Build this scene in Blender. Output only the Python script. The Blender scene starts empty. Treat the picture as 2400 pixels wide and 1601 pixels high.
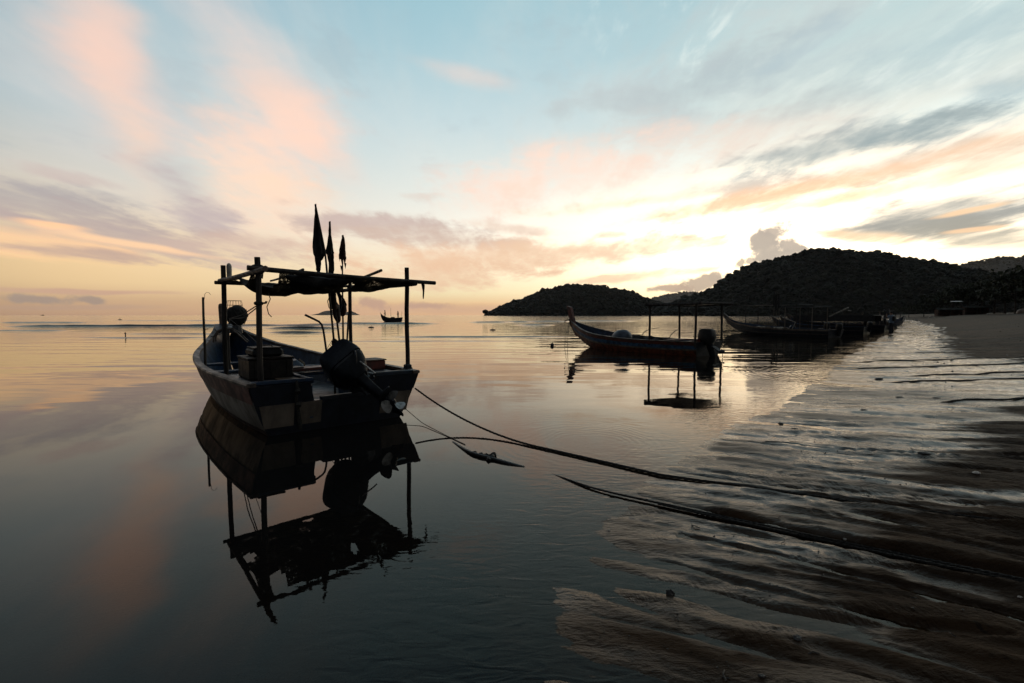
import bpy, bmesh, math, random
import numpy as np
from mathutils import Vector, Matrix
R = math.radians
sc = bpy.context.scene
col = sc.collection

# ------------------------------------------------------------------ camera
CAM_H = 1.5
PITCH = R(3.13)
cam = bpy.data.cameras.new('camera')
cam.lens = 17.0
cam.sensor_width = 36.0
cam.clip_start = 0.05
cam.clip_end = 60000
cam_ob = bpy.data.objects.new('camera', cam)
col.objects.link(cam_ob)
cam_ob.location = (0, 0, CAM_H)
cam_ob.rotation_euler = (R(90) - PITCH, 0, 0)
sc.camera = cam_ob

# photo pixel (2400 x 1601) -> direction, used to survey where things stand
FPX = 2400 * 17.0 / 36.0
def ray(u, v):
    a = (u - 1200) / FPX; b = (800.5 - v) / FPX
    return Vector((a, math.cos(PITCH) + b * math.sin(PITCH), -math.sin(PITCH) + b * math.cos(PITCH)))
def azel(u, v):
    d = ray(u, v).normalized()
    return math.atan2(d.x, d.y), math.asin(d.z)
def gp(u, v, z=0.0):
    d = ray(u, v); t = (z - CAM_H) / d.z
    return Vector((0, 0, CAM_H)) + d * t
def dp(u, v, y):
    d = ray(u, v)
    return Vector((0, 0, CAM_H)) + d * (y / d.y)

def lin(c):
    return tuple(((x / 255.0) / 12.92 if x / 255.0 <= 0.04045 else ((x / 255.0 + 0.055) / 1.055) ** 2.4) for x in c) + (1.0,)

# ------------------------------------------------------------------ sky
SUN_AZ, SUN_EL = R(32), R(3.0)
world = bpy.data.worlds.new('World')
sc.world = world
world.use_nodes = True
NT = world.node_tree
NT.nodes.clear()
def nd(t, tree=None, **k):
    n = (tree or NT).nodes.new(t)
    for a, b in k.items(): setattr(n, a, b)
    return n
def lk(a, b, tree=None): (tree or NT).links.new(a, b)
def setin(n, i, v, tree=None):
    if hasattr(v, 'is_output') or isinstance(v, bpy.types.NodeSocket): lk(v, n.inputs[i], tree)
    else: n.inputs[i].default_value = v
def M(op, a, b=None, c=None, tree=None):
    n = nd('ShaderNodeMath', tree, operation=op)
    for i, v in enumerate((a, b, c)):
        if v is not None: setin(n, i, v, tree)
    return n.outputs[0]
def MR(v, a, b, c=0.0, d=1.0, smooth=True, tree=None):
    n = nd('ShaderNodeMapRange', tree, interpolation_type='SMOOTHSTEP' if smooth else 'LINEAR')
    n.clamp = True
    for i, x in enumerate((v, a, b, c, d)): setin(n, i, x, tree)
    return n.outputs[0]
def MIX(f, a, b, blend='MIX', tree=None):
    n = nd('ShaderNodeMix', tree, data_type='RGBA', blend_type=blend)
    n.clamp_factor = True
    setin(n, 0, f, tree); setin(n, 6, a, tree); setin(n, 7, b, tree)
    return n.outputs[2]

tc = nd('ShaderNodeTexCoord')
sep = nd('ShaderNodeSeparateXYZ'); lk(tc.outputs['Generated'], sep.inputs[0])
X, Y, Z = sep.outputs
AZ = M('ARCTAN2', X, Y)
EL = M('MAXIMUM', M('ARCSINE', Z), 0.0)
ELF = M('SQRT', M('DIVIDE', EL, math.pi / 2))
def ramp(stops):
    n = nd('ShaderNodeValToRGB')
    cr = n.color_ramp
    while len(cr.elements) < len(stops): cr.elements.new(0.5)
    for e, (deg, c) in zip(cr.elements, stops):
        e.position = math.sqrt(max(deg, 0) / 90.0); e.color = lin(c)
    lk(ELF, n.inputs[0])
    return n.outputs[0]
rL = ramp([(0, (208,164,132)), (1.2, (228,186,144)), (3, (248,212,160)), (5, (252,216,164)), (8, (240,216,184)), (12, (220,214,202)), (18, (190,206,210)), (26, (152,187,200)), (33, (120,168,192)), (40, (92,136,162)), (47, (52,84,108)), (60, (28,46,66)), (90, (18,30,48))])
rC = ramp([(0, (238,188,144)), (1.3, (252,210,156)), (2.6, (255,236,190)), (5, (255,242,210)), (6.5, (255,240,212)), (10, (250,244,230)), (15, (228,234,228)), (21, (202,221,224)), (28, (172,205,214)), (34, (157,197,208)), (40, (112,156,178)), (47, (58,90,112)), (60, (30,48,66)), (90, (18,30,48))])
rR = ramp([(0, (255,225,170)), (4, (255,246,214)), (9, (255,252,238)), (14, (242,238,224)), (20, (212,226,222)), (27, (186,212,214)), (34, (166,198,206)), (40, (118,154,170)), (47, (60,88,106)), (60, (30,48,64)), (90, (18,30,48))])
rB = ramp([(0, (44,39,40)), (6, (43,42,46)), (15, (36,42,52)), (35, (24,34,46)), (60, (20,31,47)), (90, (18,30,48))])
azw = M('COSINE', M('SUBTRACT', AZ, R(8)))
base = MIX(MR(AZ, R(-44), R(-4)), rL, rC)
base = MIX(MR(AZ, R(-2), R(36)), base, rR)
base = MIX(MR(azw, 0.70, 0.14), base, rB)
nis = nd('ShaderNodeTexSky', sky_type='NISHITA', sun_disc=False, sun_elevation=SUN_EL, sun_rotation=SUN_AZ, dust_density=2.0, ozone_density=2.0)
nmul = MIX(1.0, nis.outputs[0], (0.10, 0.10, 0.10, 1), 'MULTIPLY')
base = MIX(0.14, base, nmul)
# brightness of the veil in front of the low sun
gl = nd('ShaderNodeCombineXYZ')
lk(M('DIVIDE', M('SUBTRACT', AZ, R(29)), R(21)), gl.inputs[0]); lk(M('DIVIDE', M('SUBTRACT', EL, R(7.5)), R(6.5)), gl.inputs[1])
gln = nd('ShaderNodeVectorMath', operation='LENGTH'); lk(gl.outputs[0], gln.inputs[0])
g = M('EXPONENT', M('MULTIPLY', M('POWER', gln.outputs[1], 2.0), -1.0))
gmul = nd('ShaderNodeMix', data_type='RGBA', blend_type='MIX'); setin(gmul, 0, g); setin(gmul, 6, (0, 0, 0, 1)); setin(gmul, 7, (1.20, 0.92, 0.58, 1))
base = MIX(1.0, base, gmul.outputs[2], 'ADD')

# cloud noise in the plane of the cloud sheet, streaks running out over the sea
zz = M('ADD', M('MAXIMUM', Z, 0.0), 0.10)
pl = nd('ShaderNodeCombineXYZ'); lk(M('DIVIDE', X, zz), pl.inputs[0]); lk(M('DIVIDE', Y, zz), pl.inputs[1])
mp = nd('ShaderNodeMapping'); lk(pl.outputs[0], mp.inputs[0])
mp.inputs['Rotation'].default_value = (0, 0, R(4)); mp.inputs['Scale'].default_value = (1.0, 0.34, 1.0)
def noise(vec, s, det, rough, dist=0.0, off=0.0):
    n = nd('ShaderNodeTexNoise'); n.noise_dimensions = '3D'
    m = nd('ShaderNodeVectorMath', operation='ADD'); lk(vec, m.inputs[0]); m.inputs[1].default_value = (off, off * .7, off * 1.3)
    lk(m.outputs[0], n.inputs['Vector'])
    n.inputs['Scale'].default_value = s; n.inputs['Detail'].default_value = det; n.inputs['Roughness'].default_value = rough
    n.inputs['Distortion'].default_value = dist
    return n
N1 = M('SUBTRACT', noise(mp.outputs[0], 1.5, 7, 0.62, 0.4).outputs[0], 0.5)
ae = nd('ShaderNodeCombineXYZ'); lk(AZ, ae.inputs[0]); lk(EL, ae.inputs[1])
ms = nd('ShaderNodeMapping'); lk(ae.outputs[0], ms.inputs[0]); ms.inputs['Scale'].default_value = (1.0, 3.2, 1.0)
N2 = M('SUBTRACT', noise(ms.outputs[0], 7.0, 6, 0.6, 0.3, 3.1).outputs[0], 0.5)
N3 = M('SUBTRACT', noise(ae.outputs[0], 34.0, 4, 0.6, 0.2, 7.7).outputs[0], 0.5)
warp = noise(ms.outputs[0], 3.0, 3, 0.5, 0.0, 11.0)
wv = nd('ShaderNodeVectorMath', operation='SUBTRACT'); lk(warp.outputs['Color'], wv.inputs[0]); wv.inputs[1].default_value = (.5, .5, .5)
wm = nd('ShaderNodeVectorMath', operation='MULTIPLY'); lk(wv.outputs[0], wm.inputs[0]); wm.inputs[1].default_value = (0.16, 0.05, 0)
wa = nd('ShaderNodeVectorMath', operation='ADD'); lk(ae.outputs[0], wa.inputs[0]); lk(wm.outputs[0], wa.inputs[1])
N4 = M('SUBTRACT', noise(mp.outputs[0], 6.0, 6, 0.65, 0.3, 5.3).outputs[0], 0.5)
N12 = M('ADD', M('ADD', M('MULTIPLY', N1, 1.4), M('MULTIPLY', N2, 1.2)), M('MULTIPLY', N4, 0.9))
NSET = {'s': N12, 'p': M('MULTIPLY', N1, 1.5), 'l': N2, 'c': M('MULTIPLY', N3, 1.6)}
# overall thin veil texture, everywhere
veil = MR(N1, -0.12, 0.22)
veil = M('MULTIPLY', veil, MR(EL, R(4), R(20), 0.0, 0.42))
base = MIX(veil, base, MIX(0.55, base, lin((236, 226, 214))))
base = MIX(M('MULTIPLY', MR(N12, 0.02, 0.3), MR(EL, R(3), R(14), 0.0, 0.34)), base, MIX(0.6, base, lin((150, 165, 175))))
mott = M('MULTIPLY', MR(M('ADD', N1, M('MULTIPLY', N4, 1.6)), -.02, .30), MR(AZ, R(-6), R(22), 0.0, 0.55))
base = MIX(M('MULTIPLY', mott, MR(EL, R(9), R(17))), base, lin((176, 192, 196)))
mot2 = M('MULTIPLY', MR(M('ADD', N1, M('MULTIPLY', N4, 1.6)), -.04, -.34), MR(AZ, R(-6), R(22), 0.0, 0.5))
base = MIX(M('MULTIPLY', mot2, MR(EL, R(9), R(17))), base, lin((232, 238, 232)))

# one row per cloud: centre u v, half length, half height, tilt, colour, opacity, softness, raggedness, noise
CLOUDS = [
 (240,210,300,140,-62,(214,203,198),.40,.95,1.0,'p'),
 (270,195,225,82,-64,(240,202,184),.72,.95,1.1,'p'),
 (255,120,110,60,-60,(240,202,184),.4,.9,1.0,'p'),
 (320,330,120,40,-62,(240,205,182),.6,.9,1.0,'p'),
 (600,150,330,70,-50,(226,208,200),.65,.95,1.1,'p'),
 (700,290,170,50,-44,(244,206,184),.6,.9,1.2,'p'),
 (655,335,150,80,8,(248,210,190),.75,.9,1.2,'s'),
 (590,400,120,95,-30,(244,212,192),.6,.9,1.2,'s'),
 (650,470,150,70,-20,(250,216,188),.7,.9,1.2,'s'),
 (440,435,140,40,-26,(182,168,170),.85,.7,1.5,'s'),
 (510,500,85,42,-12,(188,173,172),.8,.7,1.6,'s'),
 (170,413,110,14,-10,(196,178,172),.7,.7,1.6,'s'),
 (70,470,330,46,-12,(170,163,163),.95,.6,1.4,'s'),
 (330,552,420,42,-9,(184,166,160),.95,.6,1.5,'s'),
 (600,575,170,26,-3,(208,180,164),.8,.8,1.5,'s'),
 (60,560,300,30,-5,(255,208,158),.85,.7,1.2,'s'),
 (130,522,100,9,-8,(255,205,158),.9,.6,1.0,'l'),
 (330,565,230,8,-9,(255,210,165),.8,.7,1.0,'l'),
 (170,580,190,13,-7,(190,164,150),.9,.6,1.3,'s'),
 (170,677,210,7,-1,(206,166,142),.85,.6,1.0,'l'),
 (85,701,95,11,-3,(168,148,136),.85,.5,1.5,'c'),
 (208,703,40,9,-8,(166,146,134),.85,.5,1.5,'c'),
 (170,716,190,7,0,(192,158,136),.6,.7,1.2,'l'),
 (940,538,190,30,-9,(196,176,166),.9,.6,1.6,'s'),
 (1010,560,160,24,-5,(206,180,164),.85,.7,1.6,'s'),
 (860,515,120,12,-4,(200,180,172),.8,.7,1.6,'s'),
 (1210,534,120,13,-6,(222,194,174),.75,.7,1.6,'s'),
 (970,466,60,9,0,(216,200,188),.6,.7,1.6,'s'),
 (1120,600,300,34,2,(232,196,166),.85,.7,1.6,'s'),
 (1330,598,260,24,3,(236,204,172),.8,.7,1.6,'s'),
 (1010,630,240,34,0,(232,192,158),.8,.7,1.6,'s'),
 (1560,585,200,18,5,(244,212,180),.7,.7,1.6,'s'),
 (1470,648,150,11,4,(240,206,172),.85,.7,1.5,'s'),
 (1435,554,48,10,0,(232,200,172),.85,.6,1.4,'s'),
 (1000,722,290,15,0,(214,172,142),.75,.7,1.4,'l'),
 (862,710,46,14,-5,(196,158,138),.85,.5,1.6,'c'),
 (1010,717,64,9,0,(196,160,140),.8,.5,1.6,'c'),
 (1750,250,480,150,18,(204,212,208),.62,.9,2.0,'s'),
 (1640,215,200,60,16,(176,188,190),.6,.9,2.4,'s'),
 (1850,165,260,50,20,(184,200,202),.6,.9,2.4,'s'),
 (1560,300,180,50,14,(190,194,194),.5,.9,2.4,'s'),
 (2220,110,300,70,20,(160,186,194),.6,.9,2.0,'s'),
 (1390,395,270,62,10,(253,220,200),.80,.9,1.8,'s'),
 (1180,470,130,34,8,(250,216,196),.5,.9,1.6,'s'),
 (1090,170,90,24,-12,(226,206,196),.55,.9,1.2,'p'),
 (1720,330,260,50,14,(236,214,198),.6,.9,2.0,'s'),
 (2250,265,260,34,14,(232,244,238),.8,.9,1.6,'s'),
 (1930,345,240,30,12,(160,170,170),.85,.7,2.0,'s'),
 (2140,310,190,26,14,(150,164,166),.85,.7,2.0,'s'),
 (2370,200,80,34,18,(160,180,186),.7,.8,1.8,'s'),
 (2050,395,260,30,10,(196,188,176),.75,.8,1.8,'s'),
 (1980,470,300,16,9,(255,200,150),.8,.9,1.2,'s'),
 (1500,470,240,14,7,(255,214,176),.7,.9,1.4,'s'),
 (1750,150,170,36,20,(172,186,190),.7,.9,2.6,'s'),
 (1480,215,150,34,16,(184,194,196),.6,.9,2.6,'s'),
 (1950,225,200,30,18,(180,190,190),.65,.9,2.6,'s'),
 (1900,110,140,26,22,(176,194,200),.6,.9,2.6,'s'),
 (1650,440,160,20,8,(206,200,190),.6,.8,1.8,'s'),
 (1830,455,430,22,12,(255,206,164),.9,.8,1.2,'s'),
 (2250,400,220,36,10,(232,204,176),.7,.9,1.6,'s'),
 (2210,500,270,34,3,(158,160,156),.95,.55,1.1,'s'),
 (2130,530,200,26,2,(166,164,156),.9,.6,1.2,'s'),
 (2330,545,200,24,-2,(166,162,150),.85,.6,1.2,'s'),
 (2020,548,150,12,-6,(255,222,180),.85,.8,1.0,'s'),
 (2290,497,110,7,7,(250,212,170),.9,.5,0.8,'l'),
 (2320,533,80,5,6,(250,210,168),.9,.5,0.8,'l'),
 (1815,541,34,20,10,(186,172,158),.95,.36,1.6,'c'),
 (1790,562,26,26,0,(184,171,158),.95,.36,1.6,'c'),
 (1800,592,36,40,0,(190,177,162),.95,.36,1.5,'c'),
 (1848,578,38,22,0,(184,171,158),.95,.36,1.6,'c'),
 (1835,603,60,28,0,(192,179,163),.95,.36,1.5,'c'),
 (1735,617,14,13,0,(190,174,156),.9,.3,1.4,'c'),
 (1757,613,16,12,0,(194,178,160),.9,.3,1.4,'c'),
 (1645,662,58,17,12,(192,172,152),.95,.3,1.5,'c'),
 (1570,675,56,10,2,(194,170,148),.95,.35,1.5,'c'),
 (1678,647,16,11,10,(196,178,158),.9,.3,1.4,'c'),
]
cur = base
TEX = MR(N12, -0.45, 0.35, 0.55, 1.0)
for (u, v, hw, hh, rot, c, op, soft, rag, ns) in CLOUDS:
    a0 = azel(u, v); ca, sa = math.cos(R(rot)), math.sin(R(rot))
    a1 = azel(u + hw * ca * .2, v - hw * sa * .2); a2 = azel(u - hh * sa * .2, v - hh * ca * .2)
    dx, dy = (a1[0] - a0[0]) * 5, (a1[1] - a0[1]) * 5
    ex, ey = (a2[0] - a0[0]) * 5, (a2[1] - a0[1]) * 5
    L = math.hypot(dx, dy); Hh = abs(dx * ey - dy * ex) / L
    m = nd('ShaderNodeMapping', vector_type='TEXTURE')
    lk(ae.outputs[0] if ns == 'c' else wa.outputs[0], m.inputs[0])
    m.inputs['Location'].default_value = (a0[0], a0[1], 0)
    m.inputs['Rotation'].default_value = (0, 0, math.atan2(dy, dx))
    m.inputs['Scale'].default_value = (L, Hh, 1)
    ln = nd('ShaderNodeVectorMath', operation='LENGTH'); lk(m.outputs[0], ln.inputs[0])
    r = M('MULTIPLY_ADD', NSET[ns], -rag, ln.outputs['Value'])
    f = MR(r, 1.0 + soft * .75, 1.0 - soft, 0.0, op)
    if ns in 'sp': f = M('MULTIPLY', f, TEX)
    cur = MIX(f, cur, lin(c))
bg = nd('ShaderNodeBackground'); lk(cur, bg.inputs[0]); bg.inputs[1].default_value = 1.16
wo = nd('ShaderNodeOutputWorld'); lk(bg.outputs[0], wo.inputs[0])
world.cycles.sampling_method = 'MANUAL'
world.cycles.sample_map_resolution = 1024

# ------------------------------------------------------------------ sun, low behind the hill
sl = bpy.data.lights.new('sun', 'SUN')
sl.energy = 0.6; sl.angle = R(0.53); sl.color = (1.0, 0.72, 0.42)
sun = bpy.data.objects.new('sun', sl); col.objects.link(sun)
sd = Vector((math.sin(SUN_AZ) * math.cos(SUN_EL), math.cos(SUN_AZ) * math.cos(SUN_EL), math.sin(SUN_EL)))
sun.rotation_euler = sd.to_track_quat('Z', 'Y').to_euler()
sun.location = (60, 100, 60)

sc.view_settings.view_transform = 'Standard'
sc.view_settings.look = 'None'
sc.view_settings.exposure = 0.0
sc.view_settings.gamma = 1.0
sc.view_settings.use_curve_mapping = False
sc.render.engine = 'CYCLES'
sc.cycles.use_denoising = True
sc.cycles.max_bounces = 8
sc.cycles.volume_bounces = 0

# ================================================================== helpers
def mat(name, c, rough=0.6, spec=0.5, metal=0.0, vary=0.25, scale=6.0, bump=0.0, bscale=40.0, stretch=(1, 1, 1), c2=None):
    """painted / worn surface: base colour broken up by two noises, fine bump"""
    m = bpy.data.materials.new(name); m.use_nodes = True
    t = m.node_tree; b = t.nodes['Principled BSDF']
    tcn = nd('ShaderNodeTexCoord', t); mpn = nd('ShaderNodeMapping', t); lk(tcn.outputs['Object'], mpn.inputs[0], t)
    mpn.inputs['Scale'].default_value = stretch
    n = nd('ShaderNodeTexNoise', t); lk(mpn.outputs[0], n.inputs['Vector'], t)
    n.inputs['Scale'].default_value = scale; n.inputs['Detail'].default_value = 6; n.inputs['Roughness'].default_value = .65
    d = c2 or tuple(x * (1 - vary * 1.6) for x in c)
    f = MR(n.outputs[0], .36, .66, tree=t)
    lk(MIX(f, tuple(d) + (1,), tuple(min(1, x * (1 + vary * .3)) for x in c) + (1,), tree=t), b.inputs['Base Color'], t)
    lk(MR(n.outputs[0], .3, .7, min(1, rough + .12), max(.04, rough - .1), tree=t), b.inputs['Roughness'], t)
    b.inputs['Metallic'].default_value = metal
    b.inputs['Specular IOR Level'].default_value = spec
    if bump:
        n2 = nd('ShaderNodeTexNoise', t); lk(mpn.outputs[0], n2.inputs['Vector'], t)
        n2.inputs['Scale'].default_value = bscale; n2.inputs['Detail'].default_value = 4
        bp = nd('ShaderNodeBump', t); bp.inputs['Strength'].default_value = 1.0; bp.inputs['Distance'].default_value = bump
        lk(n2.outputs[0], bp.inputs['Height'], t); lk(bp.outputs[0], b.inputs['Normal'], t)
    return m

def link_mesh(name, verts, faces, m=None, parent=None, smooth=False, loc=(0, 0, 0)):
    me = bpy.data.meshes.new(name)
    me.from_pydata([tuple(v) for v in verts], [], faces)
    me.validate()
    if m: me.materials.append(m)
    if smooth:
        me.polygons.foreach_set('use_smooth', [True] * len(me.polygons))
    me.update()
    o = bpy.data.objects.new(name, me); col.objects.link(o)
    o.location = loc
    if parent: o.parent = parent
    return o

def np_mesh(name, V, F, m=None, smooth=True, parent=None):
    """V (n,3) float array, F (k,3|4) int array"""
    me = bpy.data.meshes.new(name)
    k = F.shape[1]
    me.vertices.add(len(V)); me.vertices.foreach_set('co', np.ascontiguousarray(V, dtype=np.float32).ravel())
    me.loops.add(F.size); me.loops.foreach_set('vertex_index', np.ascontiguousarray(F, dtype=np.int32).ravel())
    me.polygons.add(len(F)); me.polygons.foreach_set('loop_start', np.arange(0, F.size, k, dtype=np.int32))
    me.polygons.foreach_set('loop_total', np.full(len(F), k, dtype=np.int32))
    me.polygons.foreach_set('use_smooth', np.full(len(F), smooth, dtype=bool))
    me.update(calc_edges=True)
    if m: me.materials.append(m)
    o = bpy.data.objects.new(name, me); col.objects.link(o)
    if parent: o.parent = parent
    return o
def fattr(o, name, vals):
    a = o.data.attributes.new(name, 'FLOAT', 'POINT'); a.data.foreach_set('value', np.ascontiguousarray(vals, dtype=np.float32))

# ---- vectorised gradient noise
_rs = np.random.RandomState(7)
_perm = _rs.permutation(4096); _ang = _rs.rand(4096) * 2 * np.pi
def perlin(x, y):
    xi = np.floor(x).astype(np.int64); yi = np.floor(y).astype(np.int64)
    xf = x - xi; yf = y - yi
    u = xf * xf * xf * (xf * (xf * 6 - 15) + 10); v = yf * yf * yf * (yf * (yf * 6 - 15) + 10)
    def gr(ix, iy, dx, dy):
        a = _ang[(_perm[(ix + _perm[iy & 4095]) & 4095])]
        return np.cos(a) * dx + np.sin(a) * dy
    n0 = gr(xi, yi, xf, yf); n1 = gr(xi + 1, yi, xf - 1, yf)
    m0 = gr(xi, yi + 1, xf, yf - 1); m1 = gr(xi + 1, yi + 1, xf - 1, yf - 1)
    return ((n0 * (1 - u) + n1 * u) * (1 - v) + (m0 * (1 - u) + m1 * u) * v) * 1.5
def fbm(x, y, o=4, g=0.5):
    s = np.zeros_like(x); a = 1.0
    for i in range(o):
        s += a * perlin(x * 2 ** i + 17.3 * i, y * 2 ** i - 9.1 * i); a *= g
    return s
def sst(x, a, b):
    t = np.clip((x - a) / (b - a), 0, 1); return t * t * (3 - 2 * t)

def tagged(o, label=None, cat=None, group=None, kind=None):
    if label: o['label'] = label
    if cat: o['category'] = cat
    if group: o['group'] = group
    if kind: o['kind'] = kind
    return o

# ================================================================== the shore
WL_Y = [-200, -20, 0, 2.5, 3.39, 4.27, 5.39, 6.98, 8.82, 18.55, 54, 100, 200, 400, 900, 3000, 20000]
WL_X = [-80, -9, -.35, .30, .67, 1.19, 2.12, 3.48, 5.33, 12.97, 43.2, 78.5, 154, 300, 640, 2000, 13000]
def shore_s(x, y):
    return (x - np.interp(y, WL_Y, WL_X)) * 0.77
ROPE_A = [(1.23, 4.57), (1.317, 4.447), (2.466, 3.916), (3.631, 3.352), (5.4, 2.5)]
ROPE_B = [(.45, 4.40), (.775, 4.012), (2.016, 3.188), (2.877, 2.64), (4.4, 1.7)]
FUR = [(ROPE_A, .06, .034), (ROPE_B, .10, .055),
       ([(3.0, 5.6), (3.6, 5.25), (4.6, 4.95)], .035, .02), ([(2.3, 3.6), (3.2, 3.05), (4.4, 2.45)], .03, .014),
       ([(1.15, 3.2), (1.6, 2.95), (2.1, 2.6), (2.6, 2.2)], .045, .022), ([(.55, 2.95), (1.0, 2.8), (1.35, 2.55), (1.9, 2.25), (2.3, 2.15)], .04, .018),
       ([(5.2, 5.0), (6.4, 4.7), (7.5, 4.2)], .05, .03)]
def seg_dist(x, y, pl):
    d = np.full_like(x, 1e9)
    for (x0, y0), (x1, y1) in zip(pl[:-1], pl[1:]):
        ex, ey = x1 - x0, y1 - y0; L2 = ex * ex + ey * ey
        t = np.clip(((x - x0) * ex + (y - y0) * ey) / L2, 0, 1)
        d = np.minimum(d, np.hypot(x - x0 - t * ex, y - y0 - t * ey))
    return d
def terrain(x, y):
    s = shore_s(x, y)
    wob = 0.15 * fbm(x * .45 + 3, y * .45, 2) * sst(np.hypot(x, y), 0, 6)
    s = s + wob
    base = np.interp(s, [-400, -60, -20, -6, -1.5, 0, 3, 6, 10, 15, 25, 60, 300], [-8, -3, -1.1, -.42, -.09, 0, .046, .17, .6, 1.35, 1.9, 2.8, 4.5])
    base = base + .004 * sst(s, -.06, .12)
    dist = np.hypot(x, y)
    wx = .35 * fbm(x * .5, y * .5, 3); wy = .5 * fbm(x * .45 + 40, y * .45 + 11, 3)
    th = np.radians(-21 + 10 * np.tanh((y - 8) / 6.0) + 0 * x)
    p = np.cos(th) * x + np.sin(th) * y; r = -np.sin(th) * x + np.cos(th) * y
    ch = fbm(p / 2.6 + wx, (r + .22 * wy) / .42, 3, .55)
    rid = 1 - np.abs(fbm(p / 3.4 + 9, (r + .3 * wx) / .62 + 5, 3, .5)) * 2.2
    sm = fbm(p / .5, (r + .1 * wy) / .12, 4, .6)
    on = sst(s, -.15, .9)
    far = 1 + sst(dist, 6, 30) * 1.2
    rel = (.013 * ch - .014 * np.clip(rid, 0, 1) ** 3 + .0065 * sm * (1 - .8 * sst(dist, 8, 20))) * far
    rel = np.where(rel > .004, .004 + (rel - .004) * .55, rel)
    fur = 0
    for pl, w, dep in FUR:
        d = seg_dist(x, y, pl) + .015 * fbm(x * 5, y * 5, 2)
        k = (1 - sst(d, w * .35, w)) + .0
        fur = fur - dep * k + dep * .35 * np.exp(-((d - w * 1.35) / (w * .4)) ** 2)
    tex = .9 * fbm(x * 3.1, y * 3.1, 2)
    nearb = 1 + .75 * (1 - sst(dist, 5, 10))
    lobes = .010 * (1 - 2.2 * np.abs(fbm(p / 1.9 + wx * .6 + 3, (r + .35 * wy) / .55 + 2, 3, .5))) * (1 - sst(dist, 6, 11))
    h = base + (rel * nearb + lobes) * (.30 + .70 * on) + fur * np.clip(on + .25, 0, 1) * (1 + .2 * tex)
    h = h + sst(s, 9, 30) * .25 * fbm(x * .06, y * .06, 3)
    return h, s, rel
def fan(rr, az):
    A, Rr = np.meshgrid(az, rr, indexing='ij')
    Xg = np.sin(A) * Rr; Yg = np.cos(A) * Rr
    na, nr = len(az), len(rr)
    idx = np.arange(na * nr).reshape(na, nr)
    F = np.stack([idx[:-1, :-1], idx[1:, :-1], idx[1:, 1:], idx[:-1, 1:]], -1).reshape(-1, 4)
    return Xg.ravel(), Yg.ravel(), F
rr = np.concatenate([[.05, .3], np.geomspace(.7, 45, 620), np.geomspace(46, 9000, 90)])
az = np.concatenate([np.linspace(-180, -80, 14), np.linspace(-75, -14, 60), np.linspace(-12, 56, 680), np.linspace(57, 80, 40), np.linspace(86, 180, 16)])
tx, ty, tF = fan(rr, np.radians(az))
th_, ts_, trel = terrain(tx, ty)
SB = np.interp(ty, [0, 2, 3, 4, 6, 8, 10, 14, 17, 33, 100, 400], [.7, 1.0, 1.2, 1.5, 2.3, 3.4, 4.6, 5.0, 2.6, 3.0, 4, 5])
pth = np.radians(-14)
pp = np.cos(pth) * tx + np.sin(pth) * ty; pr = -np.sin(pth) * tx + np.cos(pth) * ty
wn = fbm(pp / 4.5, pr / .55, 4, .6)
wet = 1 - sst(ts_ - SB + wn * np.clip(SB * .5, .3, 1.2), -.35, .35)
lob = fbm(pp / 1.6 + 7, pr / .30, 3, .6)
wet = np.clip(wet, 0, 1) * np.clip(np.interp(np.hypot(tx, ty), [2, 4, 6.5, 9], [.38, .60, .80, .97]) + .55 * lob * (np.hypot(tx, ty) < 12), .05, 1)
STREAM = [tuple(gp(u, v)[:2]) for u, v in ((1560, 1045), (1700, 1062), (1850, 1085), (1980, 1120), (2120, 1140), (2300, 1165), (2460, 1180))]
sd_ = seg_dist(tx, ty, STREAM) + .05 * fbm(tx * 2.2, ty * 2.2, 3)
wet = np.maximum(wet, 1 - sst(sd_, .05, .16))

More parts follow.
